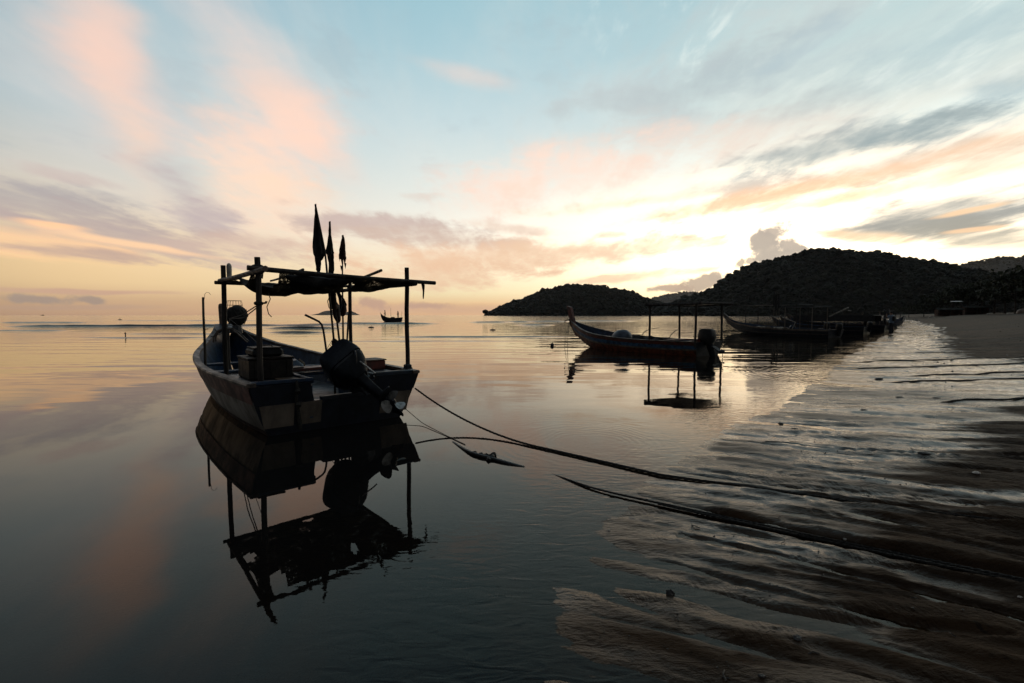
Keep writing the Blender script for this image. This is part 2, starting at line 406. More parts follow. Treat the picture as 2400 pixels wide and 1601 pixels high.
def sand_material():
    m = bpy.data.materials.new('wet_sand'); m.use_nodes = True
    t = m.node_tree; b = t.nodes['Principled BSDF']
    g_ = nd('ShaderNodeNewGeometry', t)
    at = nd('ShaderNodeAttribute', t, attribute_name='wet')
    w = at.outputs['Fac']
    P = g_.outputs['Position']
    def nz(s, det=4, st=(1, 1, 1), rot=0, rough=.55):
        mm = nd('ShaderNodeMapping', t); lk(P, mm.inputs[0], t); mm.inputs['Scale'].default_value = st; mm.inputs['Rotation'].default_value = (0, 0, rot)
        n = nd('ShaderNodeTexNoise', t); lk(mm.outputs[0], n.inputs['Vector'], t)
        n.inputs['Scale'].default_value = s; n.inputs['Detail'].default_value = det; n.inputs['Roughness'].default_value = rough
        return n.outputs[0]
    big = nz(1.1, 5, (.35, 1.5, 1), R(18)); fine = nz(160, 3); med = nz(9, 5, (.5, 1.4, 1), R(18)); patch = nz(.5, 4, (.4, 1.2, 1), R(14))
    dry = MIX(MR(big, .35, .7, tree=t), (.031, .0175, .0095, 1), (.058, .034, .019, 1), tree=t)
    wetc = MIX(MR(med, .35, .7, tree=t), (.014, .008, .0045, 1), (.024, .014, .008, 1), tree=t)
    cc = MIX(w, dry, wetc, tree=t)
    lines = nz(1.0, 5, (.10, 1.3, 1), R(3), .7)
    cc = MIX(M('MULTIPLY', MR(lines, .50, .62, tree=t), .45, tree=t), cc, (.016, .011, .008, 1), tree=t)
    lines2 = nz(1.0, 5, (.025, .30, 1), R(2), .7)
    cc = MIX(M('MULTIPLY', MR(lines2, .48, .58, tree=t), .75, tree=t), cc, (.020, .013, .009, 1), tree=t)
    spk = nz(7, 4)
    cc = MIX(M('MULTIPLY', MR(spk, .66, .72, tree=t), .7, tree=t), cc, (.012, .009, .007, 1), tree=t)
    grit = MR(fine, .62, .72, tree=t)
    cc = MIX(M('MULTIPLY', grit, .35, tree=t), cc, (.02, .016, .013, 1), tree=t)
    lk(cc, b.inputs['Base Color'], t)
    film = M('MULTIPLY', w, MR(patch, .32, .58, .40, 1.0, tree=t), tree=t)
    lk(MR(film, 0, 1, .55, .085, tree=t), b.inputs['Roughness'], t)
    b.inputs['IOR'].default_value = 1.33
    b.inputs['Specular Tint'].default_value = (1, .82, .65, 1)
    lk(MR(w, 0, .6, .04, .85, tree=t), b.inputs['Specular IOR Level'], t)
    # grain and little current ripples; a film of water smooths them
    rip = nz(30, 4, (.7, 1.5, 1), R(24))
    hsum = M('ADD', M('MULTIPLY', fine, .0045, tree=t), M('ADD', M('MULTIPLY', M('MULTIPLY', nz(24, 2, (1.7, .55, 1), R(22)), MR(nz(1.3, 3, (.5, 1.2, 1), R(18)), .50, .60, tree=t), tree=t), .035, tree=t), M('ADD', M('MULTIPLY', rip, .02, tree=t), M('MULTIPLY', med, .024, tree=t), tree=t), tree=t), tree=t)
    hsum = M('MULTIPLY', hsum, MR(film, 0, 1, 1.0, .16, tree=t), tree=t)
    bp = nd('ShaderNodeBump', t); bp.inputs['Strength'].default_value = 1; bp.inputs['Distance'].default_value = 1
    lk(hsum, bp.inputs['Height'], t); lk(bp.outputs[0], b.inputs['Normal'], t)
    return m
ground = np_mesh('beach_ground', np.stack([tx, ty, th_], 1), tF, sand_material())
wet = np.maximum(wet, np.interp(np.hypot(tx, ty), [2, 3.2, 5], [.28, .5, .92]) * (1 - sst(th_, .004, .018)))
wet = wet * sst(np.minimum(seg_dist(tx, ty, ROPE_A) + .03, seg_dist(tx, ty, ROPE_B)), .05, .12)
fattr(ground, 'wet', wet)
ground['kind'] = 'structure'

# ------------------------------------------------------------------ sea
ry = np.concatenate([[.05, .4], np.geomspace(.7, 30, 430), np.geomspace(30.1, 130, 460), np.geomspace(131, 160, 16), np.geomspace(165, 9000, 56)])
tq = np.linspace(-1.88, 1.3, 340)
Tq, Yq = np.meshgrid(tq, ry, indexing='ij')
gx, gy = np.clip(Tq * Yq, -9000, 9000).ravel(), Yq.ravel()
ii = np.arange(len(tq) * len(ry)).reshape(len(tq), len(ry))
gF = np.stack([ii[:-1, :-1], ii[1:, :-1], ii[1:, 1:], ii[:-1, 1:]], -1).reshape(-1, 4)
fx, fy, fF = fan(np.concatenate([[.05, .5], np.geomspace(1, 9000, 60)]), np.linspace(math.atan(1.3), 2 * math.pi - math.atan(1.88), 60))
wx_ = np.concatenate([gx, fx]); wy_ = np.concatenate([gy, fy]); wF = np.concatenate([gF, fF + len(gx)])
wh, ws, _ = terrain(wx_, wy_)
depth = np.clip(-wh, 0, 5)
# low swells rolling in, each a long rounded ridge:  x0, x1, y, height, width
SW = [(0, 640, 766, .20, 1.1), (300, 830, 764, .16, 1.0), (0, 200, 757, .18, 2.2), (200, 700, 752, .10, 2.0), (600, 660, 762, .10, .8), (655, 700, 770, .12, .6), (680, 714, 780, .10, .45),
      (700, 780, 762, .15, .9), (716, 762, 770, .13, .6), (760, 1030, 759, .16, 1.2), (860, 1010, 751, .14, 2.2), (1120, 1180, 755.5, .15, 1.4), (1203, 1228, 755, .14, 1.2), (1245, 1325, 754, .18, 1.5), (1240, 1268, 762, .10, .9),
      (1340, 1385, 753, .15, 1.5), (1395, 1475, 753, .15, 1.5), (0, 120, 775, .07, .6), (330, 500, 783, .05, .5), (240, 470, 792, .04, .45), (950, 1300, 790, .05, .5), (770, 1200, 800, .03, .5)]
wz = np.zeros_like(wx_)
for x0, x1, v, hgt, wd in SW:
    a = gp(x0, v); b_ = gp(x1, v)
    yl = a.y + .25 * fbm(wx_ * .08 + v, wx_ * 0 + v, 2) * wd * 2
    lx = np.interp(wx_, [a.x - 3, a.x + (b_.x - a.x) * .25, a.x + (b_.x - a.x) * .7, b_.x + 3], [0, 1, 1, 0]); lx = lx * lx * (3 - 2 * lx)
    wz += 1.5 * hgt * lx * (1 + .35 * fbm(wx_ * .2, wx_ * 0 + v * 3, 2)) * np.exp(-((wy_ - yl) / (wd * np.where(wy_ < yl, .40, .9))) ** 2)
def water_material():
    m = bpy.data.materials.new('sea_water'); m.use_nodes = True
    t = m.node_tree; t.nodes.clear()
    out = nd('ShaderNodeOutputMaterial', t)
    g_ = nd('ShaderNodeNewGeometry', t); P = g_.outputs['Position']
    dep = nd('ShaderNodeAttribute', t, attribute_name='depth').outputs['Fac']
    sx = nd('ShaderNodeSeparateXYZ', t); lk(P, sx.inputs[0], t)
    px, py = sx.outputs[0], sx.outputs[1]
    def nz(s, det=2, st=(1, 1, 1), rot=0, off=(0, 0, 0), rough=.5, dist=0.):
        mm = nd('ShaderNodeMapping', t); lk(P, mm.inputs[0], t); mm.inputs['Scale'].default_value = st; mm.inputs['Rotation'].default_value = (0, 0, rot); mm.inputs['Location'].default_value = off
        n = nd('ShaderNodeTexNoise', t); lk(mm.outputs[0], n.inputs['Vector'], t)
        n.inputs['Scale'].default_value = s; n.inputs['Detail'].default_value = det; n.inputs['Roughness'].default_value = rough; n.inputs['Distortion'].default_value = dist
        return n.outputs[0]
    mul = lambda a, b: M('MULTIPLY', a, b, tree=t)
    add = lambda a, b: M('ADD', a, b, tree=t)
    # long smooth undulation, calmer in the lee close to the beach
    calm = MR(py, 5.5, 17.0, .06, 1.0, tree=t)
    w1 = mul(nz(1.0, 1, (.16, .62, 1), R(4), rough=.4, dist=.4), mul(calm, .034))
    w1b = mul(nz(1.0, 2, (.5, 1.5, 1), R(-6), (3, 9, 0)), mul(calm, .013))
    # far chop
    w2 = mul(nz(1.0, 3, (.35, 1.1, 1), R(3), (7, 1, 0)), mul(MR(py, 20, 60, 0, 1, tree=t), .040))
    # tiny capillary ripples in patches near the waterline
    pa = MR(nz(.45, 2, off=(2, 5, 0)), .50, .66, tree=t)
    shal = MR(dep, .075, .012, 0, 1, tree=t)
    w3 = mul(nz(9.0, 2, (.55, 1.5, 1), R(-24), dist=.8), mul(add(.006, add(mul(mul(pa, MR(px, -1.0, .9, .02, 1, tree=t)), .35), mul(shal, .8))), .0035))
    # rings spreading off the stern and off the mooring rope
    def ring(cx, cy, k, amp, r0, r1):
        dx = M('SUBTRACT', px, cx, tree=t); dy = M('SUBTRACT', py, cy, tree=t)
        rr_ = M('SQRT', add(mul(dx, dx), mul(dy, dy)), tree=t)
        rr2 = add(rr_, mul(nz(1.3, 3), .9))
        env = mul(MR(rr_, r0, r0 * 1.8, tree=t), MR(rr_, r1, r1 * .4, tree=t))
        return mul(M('SINE', mul(rr2, k), tree=t), mul(env, amp))
    w4 = ring(.9, 5.6, 47, .00022, .25, 1.9)
    w4 = add(w4, ring(8.3, 12.2, 30, .002, .5, 3.2))
    h = add(add(add(w1, w1b), w2), add(w3, w4))
    bp = nd('ShaderNodeBump', t); bp.inputs['Strength'].default_value = 1; bp.inputs['Distance'].default_value = 1
    lk(h, bp.inputs['Height'], t)
    fr = nd('ShaderNodeFresnel', t); fr.inputs['IOR'].default_value = 1.26; lk(bp.outputs[0], fr.inputs['Normal'], t)
    gls = nd('ShaderNodeBsdfGlossy', t); gls.inputs[0].default_value = (1.0, .945, .87, 1); gls.inputs['Roughness'].default_value = .025; lk(bp.outputs[0], gls.inputs['Normal'], t)
    lk(MR(py, 10, 150, .010, .09, tree=t), gls.inputs['Roughness'], t)
    tr = nd('ShaderNodeBsdfTransparent', t); tr.inputs[0].default_value = (.72, .60, .44, 1)
    df = nd('ShaderNodeBsdfDiffuse', t); df.inputs[0].default_value = (.010, .010, .010, 1)
    murk = M('SUBTRACT', 1.0, M('EXPONENT', mul(dep, -9.0), tree=t), tree=t)
    mx = nd('ShaderNodeMixShader', t); lk(murk, mx.inputs[0], t); lk(tr.outputs[0], mx.inputs[1], t); lk(df.outputs[0], mx.inputs[2], t)
    m2 = nd('ShaderNodeMixShader', t); lk(fr.outputs[0], m2.inputs[0], t); lk(mx.outputs[0], m2.inputs[1], t); lk(gls.outputs[0], m2.inputs[2], t)
    lk(m2.outputs[0], out.inputs[0], t)
    return m
sea = np_mesh('sea_water', np.stack([wx_, wy_, wz], 1), wF, water_material())
fattr(sea, 'depth', depth)
sea['kind'] = 'structure'

# ------------------------------------------------------------------ hills
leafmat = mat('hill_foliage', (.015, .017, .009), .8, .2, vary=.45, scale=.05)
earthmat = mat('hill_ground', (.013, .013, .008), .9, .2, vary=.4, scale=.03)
ico = bmesh.new(); bmesh.ops.create_icosphere(ico, subdivisions=1, radius=1.0)
ICO_V = np.array([v.co[:] for v in ico.verts]); ICO_F = np.array([[v.index for v in f.verts] for f in ico.faces]); ico.free()
def clumps(name, C, S, m, seed, parent=None, squash=.8):
    rs = np.random.RandomState(seed); n = len(C)
    k = len(ICO_V)
    J = 1 + (rs.rand(n, k, 1) - .5) * .8
    Rz = rs.rand(n) * 6.28; c, s_ = np.cos(Rz), np.sin(Rz)
    V = ICO_V[None] * J
    V = np.stack([V[..., 0] * c[:, None] - V[..., 1] * s_[:, None], V[..., 0] * s_[:, None] + V[..., 1] * c[:, None], V[..., 2] * squash], -1)
    V = V * S[:, None, None] + C[:, None, :]
    F = ICO_F[None] + (np.arange(n) * k)[:, None, None]
    return np_mesh(name, V.reshape(-1, 3), F.reshape(-1, 3), m, smooth=False, parent=parent)
def hill(name, sil, yc, front, back, ntree, tree, seed, ybend=None, fname='hill_forest'):
    us = np.array([p[0] for p in sil], float); vs = np.array([p[1] for p in sil], float)
    n = 160
    uu = np.linspace(us[0], us[-1], n); vv = np.interp(uu, us, vs)
    yy = np.full(n, float(yc)) if ybend is None else np.interp(uu, [b[0] for b in ybend], [b[1] for b in ybend])
    crest = np.array([dp(u, v, y)[:] for u, v, y in zip(uu, vv, yy)])
    jj = np.linspace(-1, 1, 41)
    prof = np.where(jj < 0, np.cos(np.clip(-jj, 0, 1) * np.pi / 2) ** .8, np.cos(jj * np.pi / 2))
    offm = np.where(jj[None] < 0, jj[None] * np.minimum(front, .27 * yy)[:, None], jj[None] * back)
    V = np.zeros((n, 41, 3))
    k = 1 + offm / yy[:, None]
    V[..., 0] = crest[:, 0:1] * (1 + (k - 1) * .35); V[..., 1] = crest[:, 1:2] + offm
    hh = np.maximum(crest[:, 2:3] - tree * 1.0 * yy[:, None] / yc, .5)
    gul = 1 - .22 * np.abs(fbm(V[..., 0] / (front * .22), V[..., 1] / (front * .5), 4)) * (1 - np.abs(jj)[None]) * (np.abs(jj)[None] > .06)
    V[..., 2] = -2 + (hh + 2) * prof[None] * gul
    idx = np.arange(n * 41).reshape(n, 41)
    F = np.stack([idx[:-1, :-1], idx[1:, :-1], idx[1:, 1:], idx[:-1, 1:]], -1).reshape(-1, 4)
    o = np_mesh(name, V.reshape(-1, 3), F, earthmat); o['kind'] = 'structure'
    if ntree:
        rs = np.random.RandomState(seed)
        a = rs.rand(ntree) * (n - 1.01); q = rs.rand(ntree) ** .8
        q = np.where(rs.rand(ntree) < .25, 16 + rs.rand(ntree) * 8, (1 - q) * 24)   # front slope and the crest
        i, j = a.astype(int), q.astype(int); fa, fq = (a - i)[:, None], (q - j)[:, None]
        Pp = V[i, j] * (1 - fa) * (1 - fq) + V[i + 1, j] * fa * (1 - fq) + V[i, j + 1] * (1 - fa) * fq + V[i + 1, j + 1] * fa * fq
        keep = Pp[:, 2] > .3; Pp = Pp[keep]
        S = tree * (.28 + .50 * rs.rand(len(Pp)) ** 2.2) * Pp[:, 1] / yc * np.where(rs.rand(len(Pp)) < .035, 1.55, 1.0)
        Pp[:, 2] += S * (.3 + .8 * rs.rand(len(Pp)) ** 1.5)
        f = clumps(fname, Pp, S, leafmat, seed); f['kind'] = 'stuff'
    return o
HEAD = [(1138,738),(1149,733),(1153,727),(1172,718),(1190,710),(1225,700),(1255,687),(1290,676),(1320,669),(1350,666),(1385,667),(1420,673),(1455,677),(1490,689),(1520,700),(1550,711),(1580,717),(1640,722),(1750,730)]
BIG = [(1470,736),(1540,718),(1570,711),(1600,702),(1650,684),(1700,655),(1740,627),(1780,613),(1820,604),(1860,595),(1890,586),(1920,581),(1960,585),(2000,588),(2050,592),(2100,600),(2150,606),(2200,616),(2230,622),(2270,632),(2330,640),(2370,648),(2420,655),(2520,668),(2700,690),(3000,720)]
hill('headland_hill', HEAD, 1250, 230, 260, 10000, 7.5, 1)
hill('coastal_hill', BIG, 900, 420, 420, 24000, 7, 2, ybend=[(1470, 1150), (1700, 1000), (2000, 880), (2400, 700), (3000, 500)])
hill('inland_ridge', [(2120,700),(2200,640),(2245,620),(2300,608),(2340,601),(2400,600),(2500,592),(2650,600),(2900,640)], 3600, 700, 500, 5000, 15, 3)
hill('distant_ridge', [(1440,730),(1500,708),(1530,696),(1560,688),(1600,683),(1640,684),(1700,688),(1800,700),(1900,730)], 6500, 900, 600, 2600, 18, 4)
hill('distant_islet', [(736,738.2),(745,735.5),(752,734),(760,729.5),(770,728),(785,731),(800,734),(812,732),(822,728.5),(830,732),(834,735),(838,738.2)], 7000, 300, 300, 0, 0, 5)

# ------------------------------------------------------------------ haze
hz = bmesh.new(); bmesh.ops.create_cube(hz, size=1)
hme = bpy.data.meshes.new('haze'); hz.to_mesh(hme); hz.free()
haze = bpy.data.objects.new('haze', hme); col.objects.link(haze)
haze.scale = (18800, 18800, 320); haze.location = (0, 0, 320 / 2 - 10)
haze['kind'] = 'stuff'
hm = bpy.data.materials.new('haze_air'); hm.use_nodes = True; hm.node_tree.nodes.clear()
hv = nd('ShaderNodeVolumePrincipled', hm.node_tree); hv.inputs['Color'].default_value = (.86, .84, .84, 1); hv.inputs['Density'].default_value = 3e-5; hv.inputs['Anisotropy'].default_value = .2
ho = nd('ShaderNodeOutputMaterial', hm.node_tree); lk(hv.outputs[0], ho.inputs['Volume'], hm.node_tree)
hme.materials.append(hm)

# ================================================================== mesh builder
class MB:
    def __init__(s): s.v = []; s.f = []
    def add(s, V, F):
        k = len(s.v); s.v += [tuple(p) for p in V]; s.f += [tuple(i + k for i in f) for f in F]; return s
    def box(s, c, size, rot=(0, 0, 0), taper=1.0):
        m = Matrix.Rotation(rot[2], 3, 'Z') @ Matrix.Rotation(rot[1], 3, 'Y') @ Matrix.Rotation(rot[0], 3, 'X')
        V = []
        for z in (-.5, .5):
            for x, y in ((-.5, -.5), (.5, -.5), (.5, .5), (-.5, .5)):
                k = taper if z > 0 else 1
                V.append(Vector(c) + m @ Vector((x * size[0] * k, y * size[1] * k, z * size[2])))
        return s.add(V, [(3, 2, 1, 0), (4, 5, 6, 7), (0, 1, 5, 4), (1, 2, 6, 5), (2, 3, 7, 6), (3, 0, 4, 7)])
    def rbox(s, c, size, r=.02, rot=(0, 0, 0)):
        """box with chamfered edges"""
        m = Matrix.Rotation(rot[2], 3, 'Z') @ Matrix.Rotation(rot[1], 3, 'Y') @ Matrix.Rotation(rot[0], 3, 'X')
        hx, hy, hz = (x / 2 for x in size)
        rings = []
        for z, i in ((-hz, r), (-hz + r, 0), (hz - r, 0), (hz, r)):
            a, b = hx - i, hy - i; q = r
            rings.append([(-a + q, -b), (a - q, -b), (a, -b + q), (a, b - q), (a - q, b), (-a + q, b), (-a, b - q), (-a, -b + q), z])
        V = []
        for R_ in rings:
            for x, y in R_[:8]: V.append(Vector(c) + m @ Vector((x, y, R_[8])))
        F = [tuple(range(7, -1, -1)), tuple(range(24, 32))]
        for k in range(3):
            for i in range(8): F.append((k * 8 + i, k * 8 + (i + 1) % 8, k * 8 + 8 + (i + 1) % 8, k * 8 + 8 + i))
        return s.add(V, F)
    def tube(s, P, r, n=8, cap=True, flat=1.0):
        P = [Vector(p) for p in P]; rs = r if isinstance(r, (list, tuple)) else [r] * len(P)
        V = []; up = None
        for i, p in enumerate(P):
            d = (P[min(i + 1, len(P) - 1)] - P[max(i - 1, 0)]).normalized()
            if up is None: up = Vector((0, 0, 1)) if abs(d.z) < .9 else Vector((1, 0, 0))
            sd = d.cross(up).normalized(); up = sd.cross(d).normalized()
            for k in range(n):
                a = 2 * math.pi * k / n
                V.append(p + (sd * math.cos(a) + up * math.sin(a) * flat) * rs[i])
        F = []
        for i in range(len(P) - 1):
            for k in range(n): F.append((i * n + k, i * n + (k + 1) % n, (i + 1) * n + (k + 1) % n, (i + 1) * n + k))
        if cap: F += [tuple(range(n - 1, -1, -1)), tuple(range((len(P) - 1) * n, len(P) * n))]
        return s.add(V, F)
    def lathe(s, c, prof, n=14, axis=(0, 0, 1), flat=1.0):
        ax = Vector(axis).normalized(); q = Vector((0, 0, 1)).rotation_difference(ax)
        V = []
        for r, z in prof:
            for k in range(n):
                a = 2 * math.pi * k / n
                V.append(Vector(c) + q @ Vector((r * math.cos(a), r * math.sin(a) * flat, z)))
        F = []
        for i in range(len(prof) - 1):
            for k in range(n): F.append((i * n + k, i * n + (k + 1) % n, (i + 1) * n + (k + 1) % n, (i + 1) * n + k))
        F += [tuple(range(n - 1, -1, -1)), tuple(range((len(prof) - 1) * n, len(prof) * n))]
        return s.add(V, F)
    def ball(s, c, r, n=12, sc=(1, 1, 1), jit=0, seed=0):
        rs = np.random.RandomState(seed); V = []; F = []
        m = n // 2
        for i in range(m + 1):
            for k in range(n):
                a, b = math.pi * i / m, 2 * math.pi * k / n
                j = 1 + (rs.rand() - .5) * jit
                V.append((c[0] + r * sc[0] * math.sin(a) * math.cos(b) * j, c[1] + r * sc[1] * math.sin(a) * math.sin(b) * j, c[2] + r * sc[2] * math.cos(a) * j))
        for i in range(m):
            for k in range(n): F.append((i * n + k, (i + 1) * n + k, (i + 1) * n + (k + 1) % n, i * n + (k + 1) % n))
        return s.add(V, F)
    def loft(s, rings, closed=True, cap=True):
        n = len(rings[0]); V = [p for r in rings for p in r]; F = []
        for i in range(len(rings) - 1):
            for k in range(n if closed else n - 1): F.append((i * n + k, i * n + (k + 1) % n, (i + 1) * n + (k + 1) % n, (i + 1) * n + k))
        if cap and closed: F += [tuple(range(n - 1, -1, -1)), tuple(range((len(rings) - 1) * n, len(rings) * n))]
        return s.add(V, F)
    def build(s, name, m, parent=None, smooth=False, **tg):
        o = link_mesh(name, s.v, s.f, m, parent)
        bm = bmesh.new(); bm.from_mesh(o.data)
        bmesh.ops.recalc_face_normals(bm, faces=bm.faces); bm.to_mesh(o.data); bm.free()
        if smooth:
            for p in o.data.polygons: p.use_smooth = True
            o.data.set_sharp_from_angle(angle=R(40))
        tagged(o, **tg)
        return o

def thing(name, label, cat, loc=(0, 0, 0), rz=0, group=None):
    o = bpy.data.objects.new(name, None); col.objects.link(o)
    o.location = loc; o.rotation_euler = (0, 0, rz); o.empty_display_size = .2
    return tagged(o, label, cat, group)
def copy_tree(o, parent=None):
    c = o.copy(); col.objects.link(c)
    if parent: c.parent = parent
    for ch in o.children: copy_tree(ch, c)
    return c
def spl(xs, ys, x):
    xs = np.array(xs, float); ys = np.array(ys, float)
    d = np.gradient(ys, xs); i = np.clip(np.searchsorted(xs, x) - 1, 0, len(xs) - 2)
    h = xs[i + 1] - xs[i]; t = (x - xs[i]) / h
    return (2*t**3-3*t**2+1)*ys[i] + (t**3-2*t**2+t)*h*d[i] + (-2*t**3+3*t**2)*ys[i+1] + (t**3-t**2)*h*d[i+1]

# ================================================================== materials
K = dict(
 red=mat('weathered_red_paint', (.13, .026, .016), .55, vary=.45, scale=5, bump=.002, c2=(.055, .022, .016)),
 white=mat('dirty_white_paint', (.17, .135, .105), .5, vary=.3, scale=4, bump=.002, stretch=(1, 1, .4), c2=(.08, .062, .048)),
 boot=mat('dark_red_antifouling', (.055, .014, .010), .6, vary=.5, scale=7, bump=.003),
 blue=mat('faded_blue_paint', (.010, .030, .070), .5, vary=.5, scale=5, bump=.002, c2=(.006, .014, .028)),
 deck=mat('worn_blue_grey_deck', (.018, .028, .042), .42, vary=.5, scale=6, bump=.002, c2=(.015, .018, .022)),
 rail=mat('worn_gunwale_wood', (.12, .085, .064), .55, vary=.5, scale=8, bump=.003, stretch=(1, .3, 1)),
 dark=mat('black_blue_paint', (.014, .017, .026), .45, vary=.4, scale=6, bump=.001),
 post=mat('old_timber_post', (.030, .021, .016), .75, vary=.5, scale=9, bump=.004, stretch=(1, 1, .2)),
 bamboo=mat('dark_bamboo', (.05, .038, .024), .6, vary=.5, scale=12, bump=.002, stretch=(1, 1, .3)),
 plank=mat('bare_plank', (.17, .11, .075), .6, vary=.45, scale=9, bump=.003, stretch=(.3, 1, 1)),
 crate=mat('grey_brown_crate', (.020, .0145, .012), .6, .3, vary=.45, scale=6, bump=.002),
 crate2=mat('dark_plastic_box', (.014, .015, .018), .55, .3, vary=.4, scale=7),
 motor=mat('navy_motor_cover', (.008, .013, .022), .55, .3, vary=.35, scale=6),
 motor2=mat('navy_motor_leg', (.006, .009, .014), .6, .25, vary=.35, scale=9),
 metal=mat('scuffed_metal', (.42, .41, .39), .38, metal=.6, vary=.4, scale=12),
 pipe=mat('dull_pipe', (.045, .045, .045), .5, vary=.4, scale=10),
 rope=mat('dark_wet_rope', (.030, .026, .021), .8, vary=.5, scale=60, bump=.003, bscale=150),
 rope2=mat('tan_rope', (.16, .12, .08), .8, vary=.5, scale=50, bump=.003, bscale=150),
 foam=mat('stained_foam_float', (.48, .44, .38), .7, vary=.4, scale=8, bump=.003),
 brownfoam=mat('brown_foam_float', (.085, .045, .030), .75, vary=.5, scale=9, bump=.004),
 flag=mat('black_flag_cloth', (.012, .010, .010), .9, vary=.4, scale=10),
 redflag=mat('frayed_dark_red_cloth', (.060, .018, .012), .9, vary=.5, scale=14),
 tarp=mat('blue_grey_tarp', (.05, .075, .11), .5, vary=.4, scale=5, bump=.004),
 blacktarp=mat('black_tarp', (.010, .010, .011), .55, vary=.4, scale=6, bump=.004),
 bluepaint=mat('boat_stripe_blue', (.04, .11, .21), .5, vary=.4, scale=6),
 orange=mat('boat_red_orange_bottom', (.17, .040, .014), .55, vary=.45, scale=6),
 skin=mat('skin', (.22, .12, .08), .5, vary=.15), shirt=mat('pale_blue_shirt', (.17, .24, .32), .8, vary=.2, scale=20),
 trousers=mat('dark_trousers', (.012, .013, .018), .85, vary=.2), hair=mat('black_hair', (.008, .007, .006), .6),
 rust=mat('rusty_red_sheet', (.05, .020, .014), .85, .1, vary=.5, scale=1.2, bump=.004), roofm=mat('dark_tin_roof', (.020, .018, .016), .9, .05, vary=.5, scale=1.5),
 palesheet=mat('pale_tin_sheet', (.5, .5, .48), .4, vary=.3, scale=2),
 stone=mat('dark_stone', (.05, .043, .038), .5, vary=.5, scale=14, bump=.006), shell=mat('pale_shell', (.5, .45, .4), .4, vary=.3, scale=30),
 weed=mat('wet_weed', (.016, .013, .010), .5, vary=.5, scale=30), bark=mat('tree_bark', (.05, .038, .028), .9, vary=.4, scale=3),
 crown=mat('tree_leaves', (.030, .038, .016), .7, .3, vary=.5, scale=.8),
)
def net_material():
    m = bpy.data.materials.new('shade_net'); m.use_nodes = True
    t = m.node_tree; b = t.nodes['Principled BSDF']; out = t.nodes['Material Output']
    b.inputs['Base Color'].default_value = (.018, .015, .012, 1); b.inputs['Roughness'].default_value = .9
    tcn = nd('ShaderNodeTexCoord', t)
    n = nd('ShaderNodeTexNoise', t); lk(tcn.outputs['Object'], n.inputs['Vector'], t); n.inputs['Scale'].default_value = 4.2; n.inputs['Detail'].default_value = 6; n.inputs['Roughness'].default_value = .7
    v = nd('ShaderNodeTexVoronoi', t); lk(tcn.outputs['Object'], v.inputs['Vector'], t); v.inputs['Scale'].default_value = 42
    worn = MR(n.outputs[0], .52, .60, tree=t)
    hole = M('MULTIPLY', worn, MR(v.outputs['Distance'], .30, .42, 1, .15, tree=t), tree=t)
    tr = nd('ShaderNodeBsdfTransparent', t); tl = nd('ShaderNodeBsdfTranslucent', t); tl.inputs[0].default_value = (.10, .075, .04, 1)
    m1 = nd('ShaderNodeMixShader', t); m1.inputs[0].default_value = .35; lk(b.outputs[0], m1.inputs[1], t); lk(tl.outputs[0], m1.inputs[2], t)
    mx = nd('ShaderNodeMixShader', t); lk(M('MULTIPLY', hole, .8, tree=t), mx.inputs[0], t); lk(m1.outputs[0], mx.inputs[1], t); lk(tr.outputs[0], mx.inputs[2], t)
    lk(mx.outputs[0], out.inputs[0], t)
    return m
K['net'] = net_material()

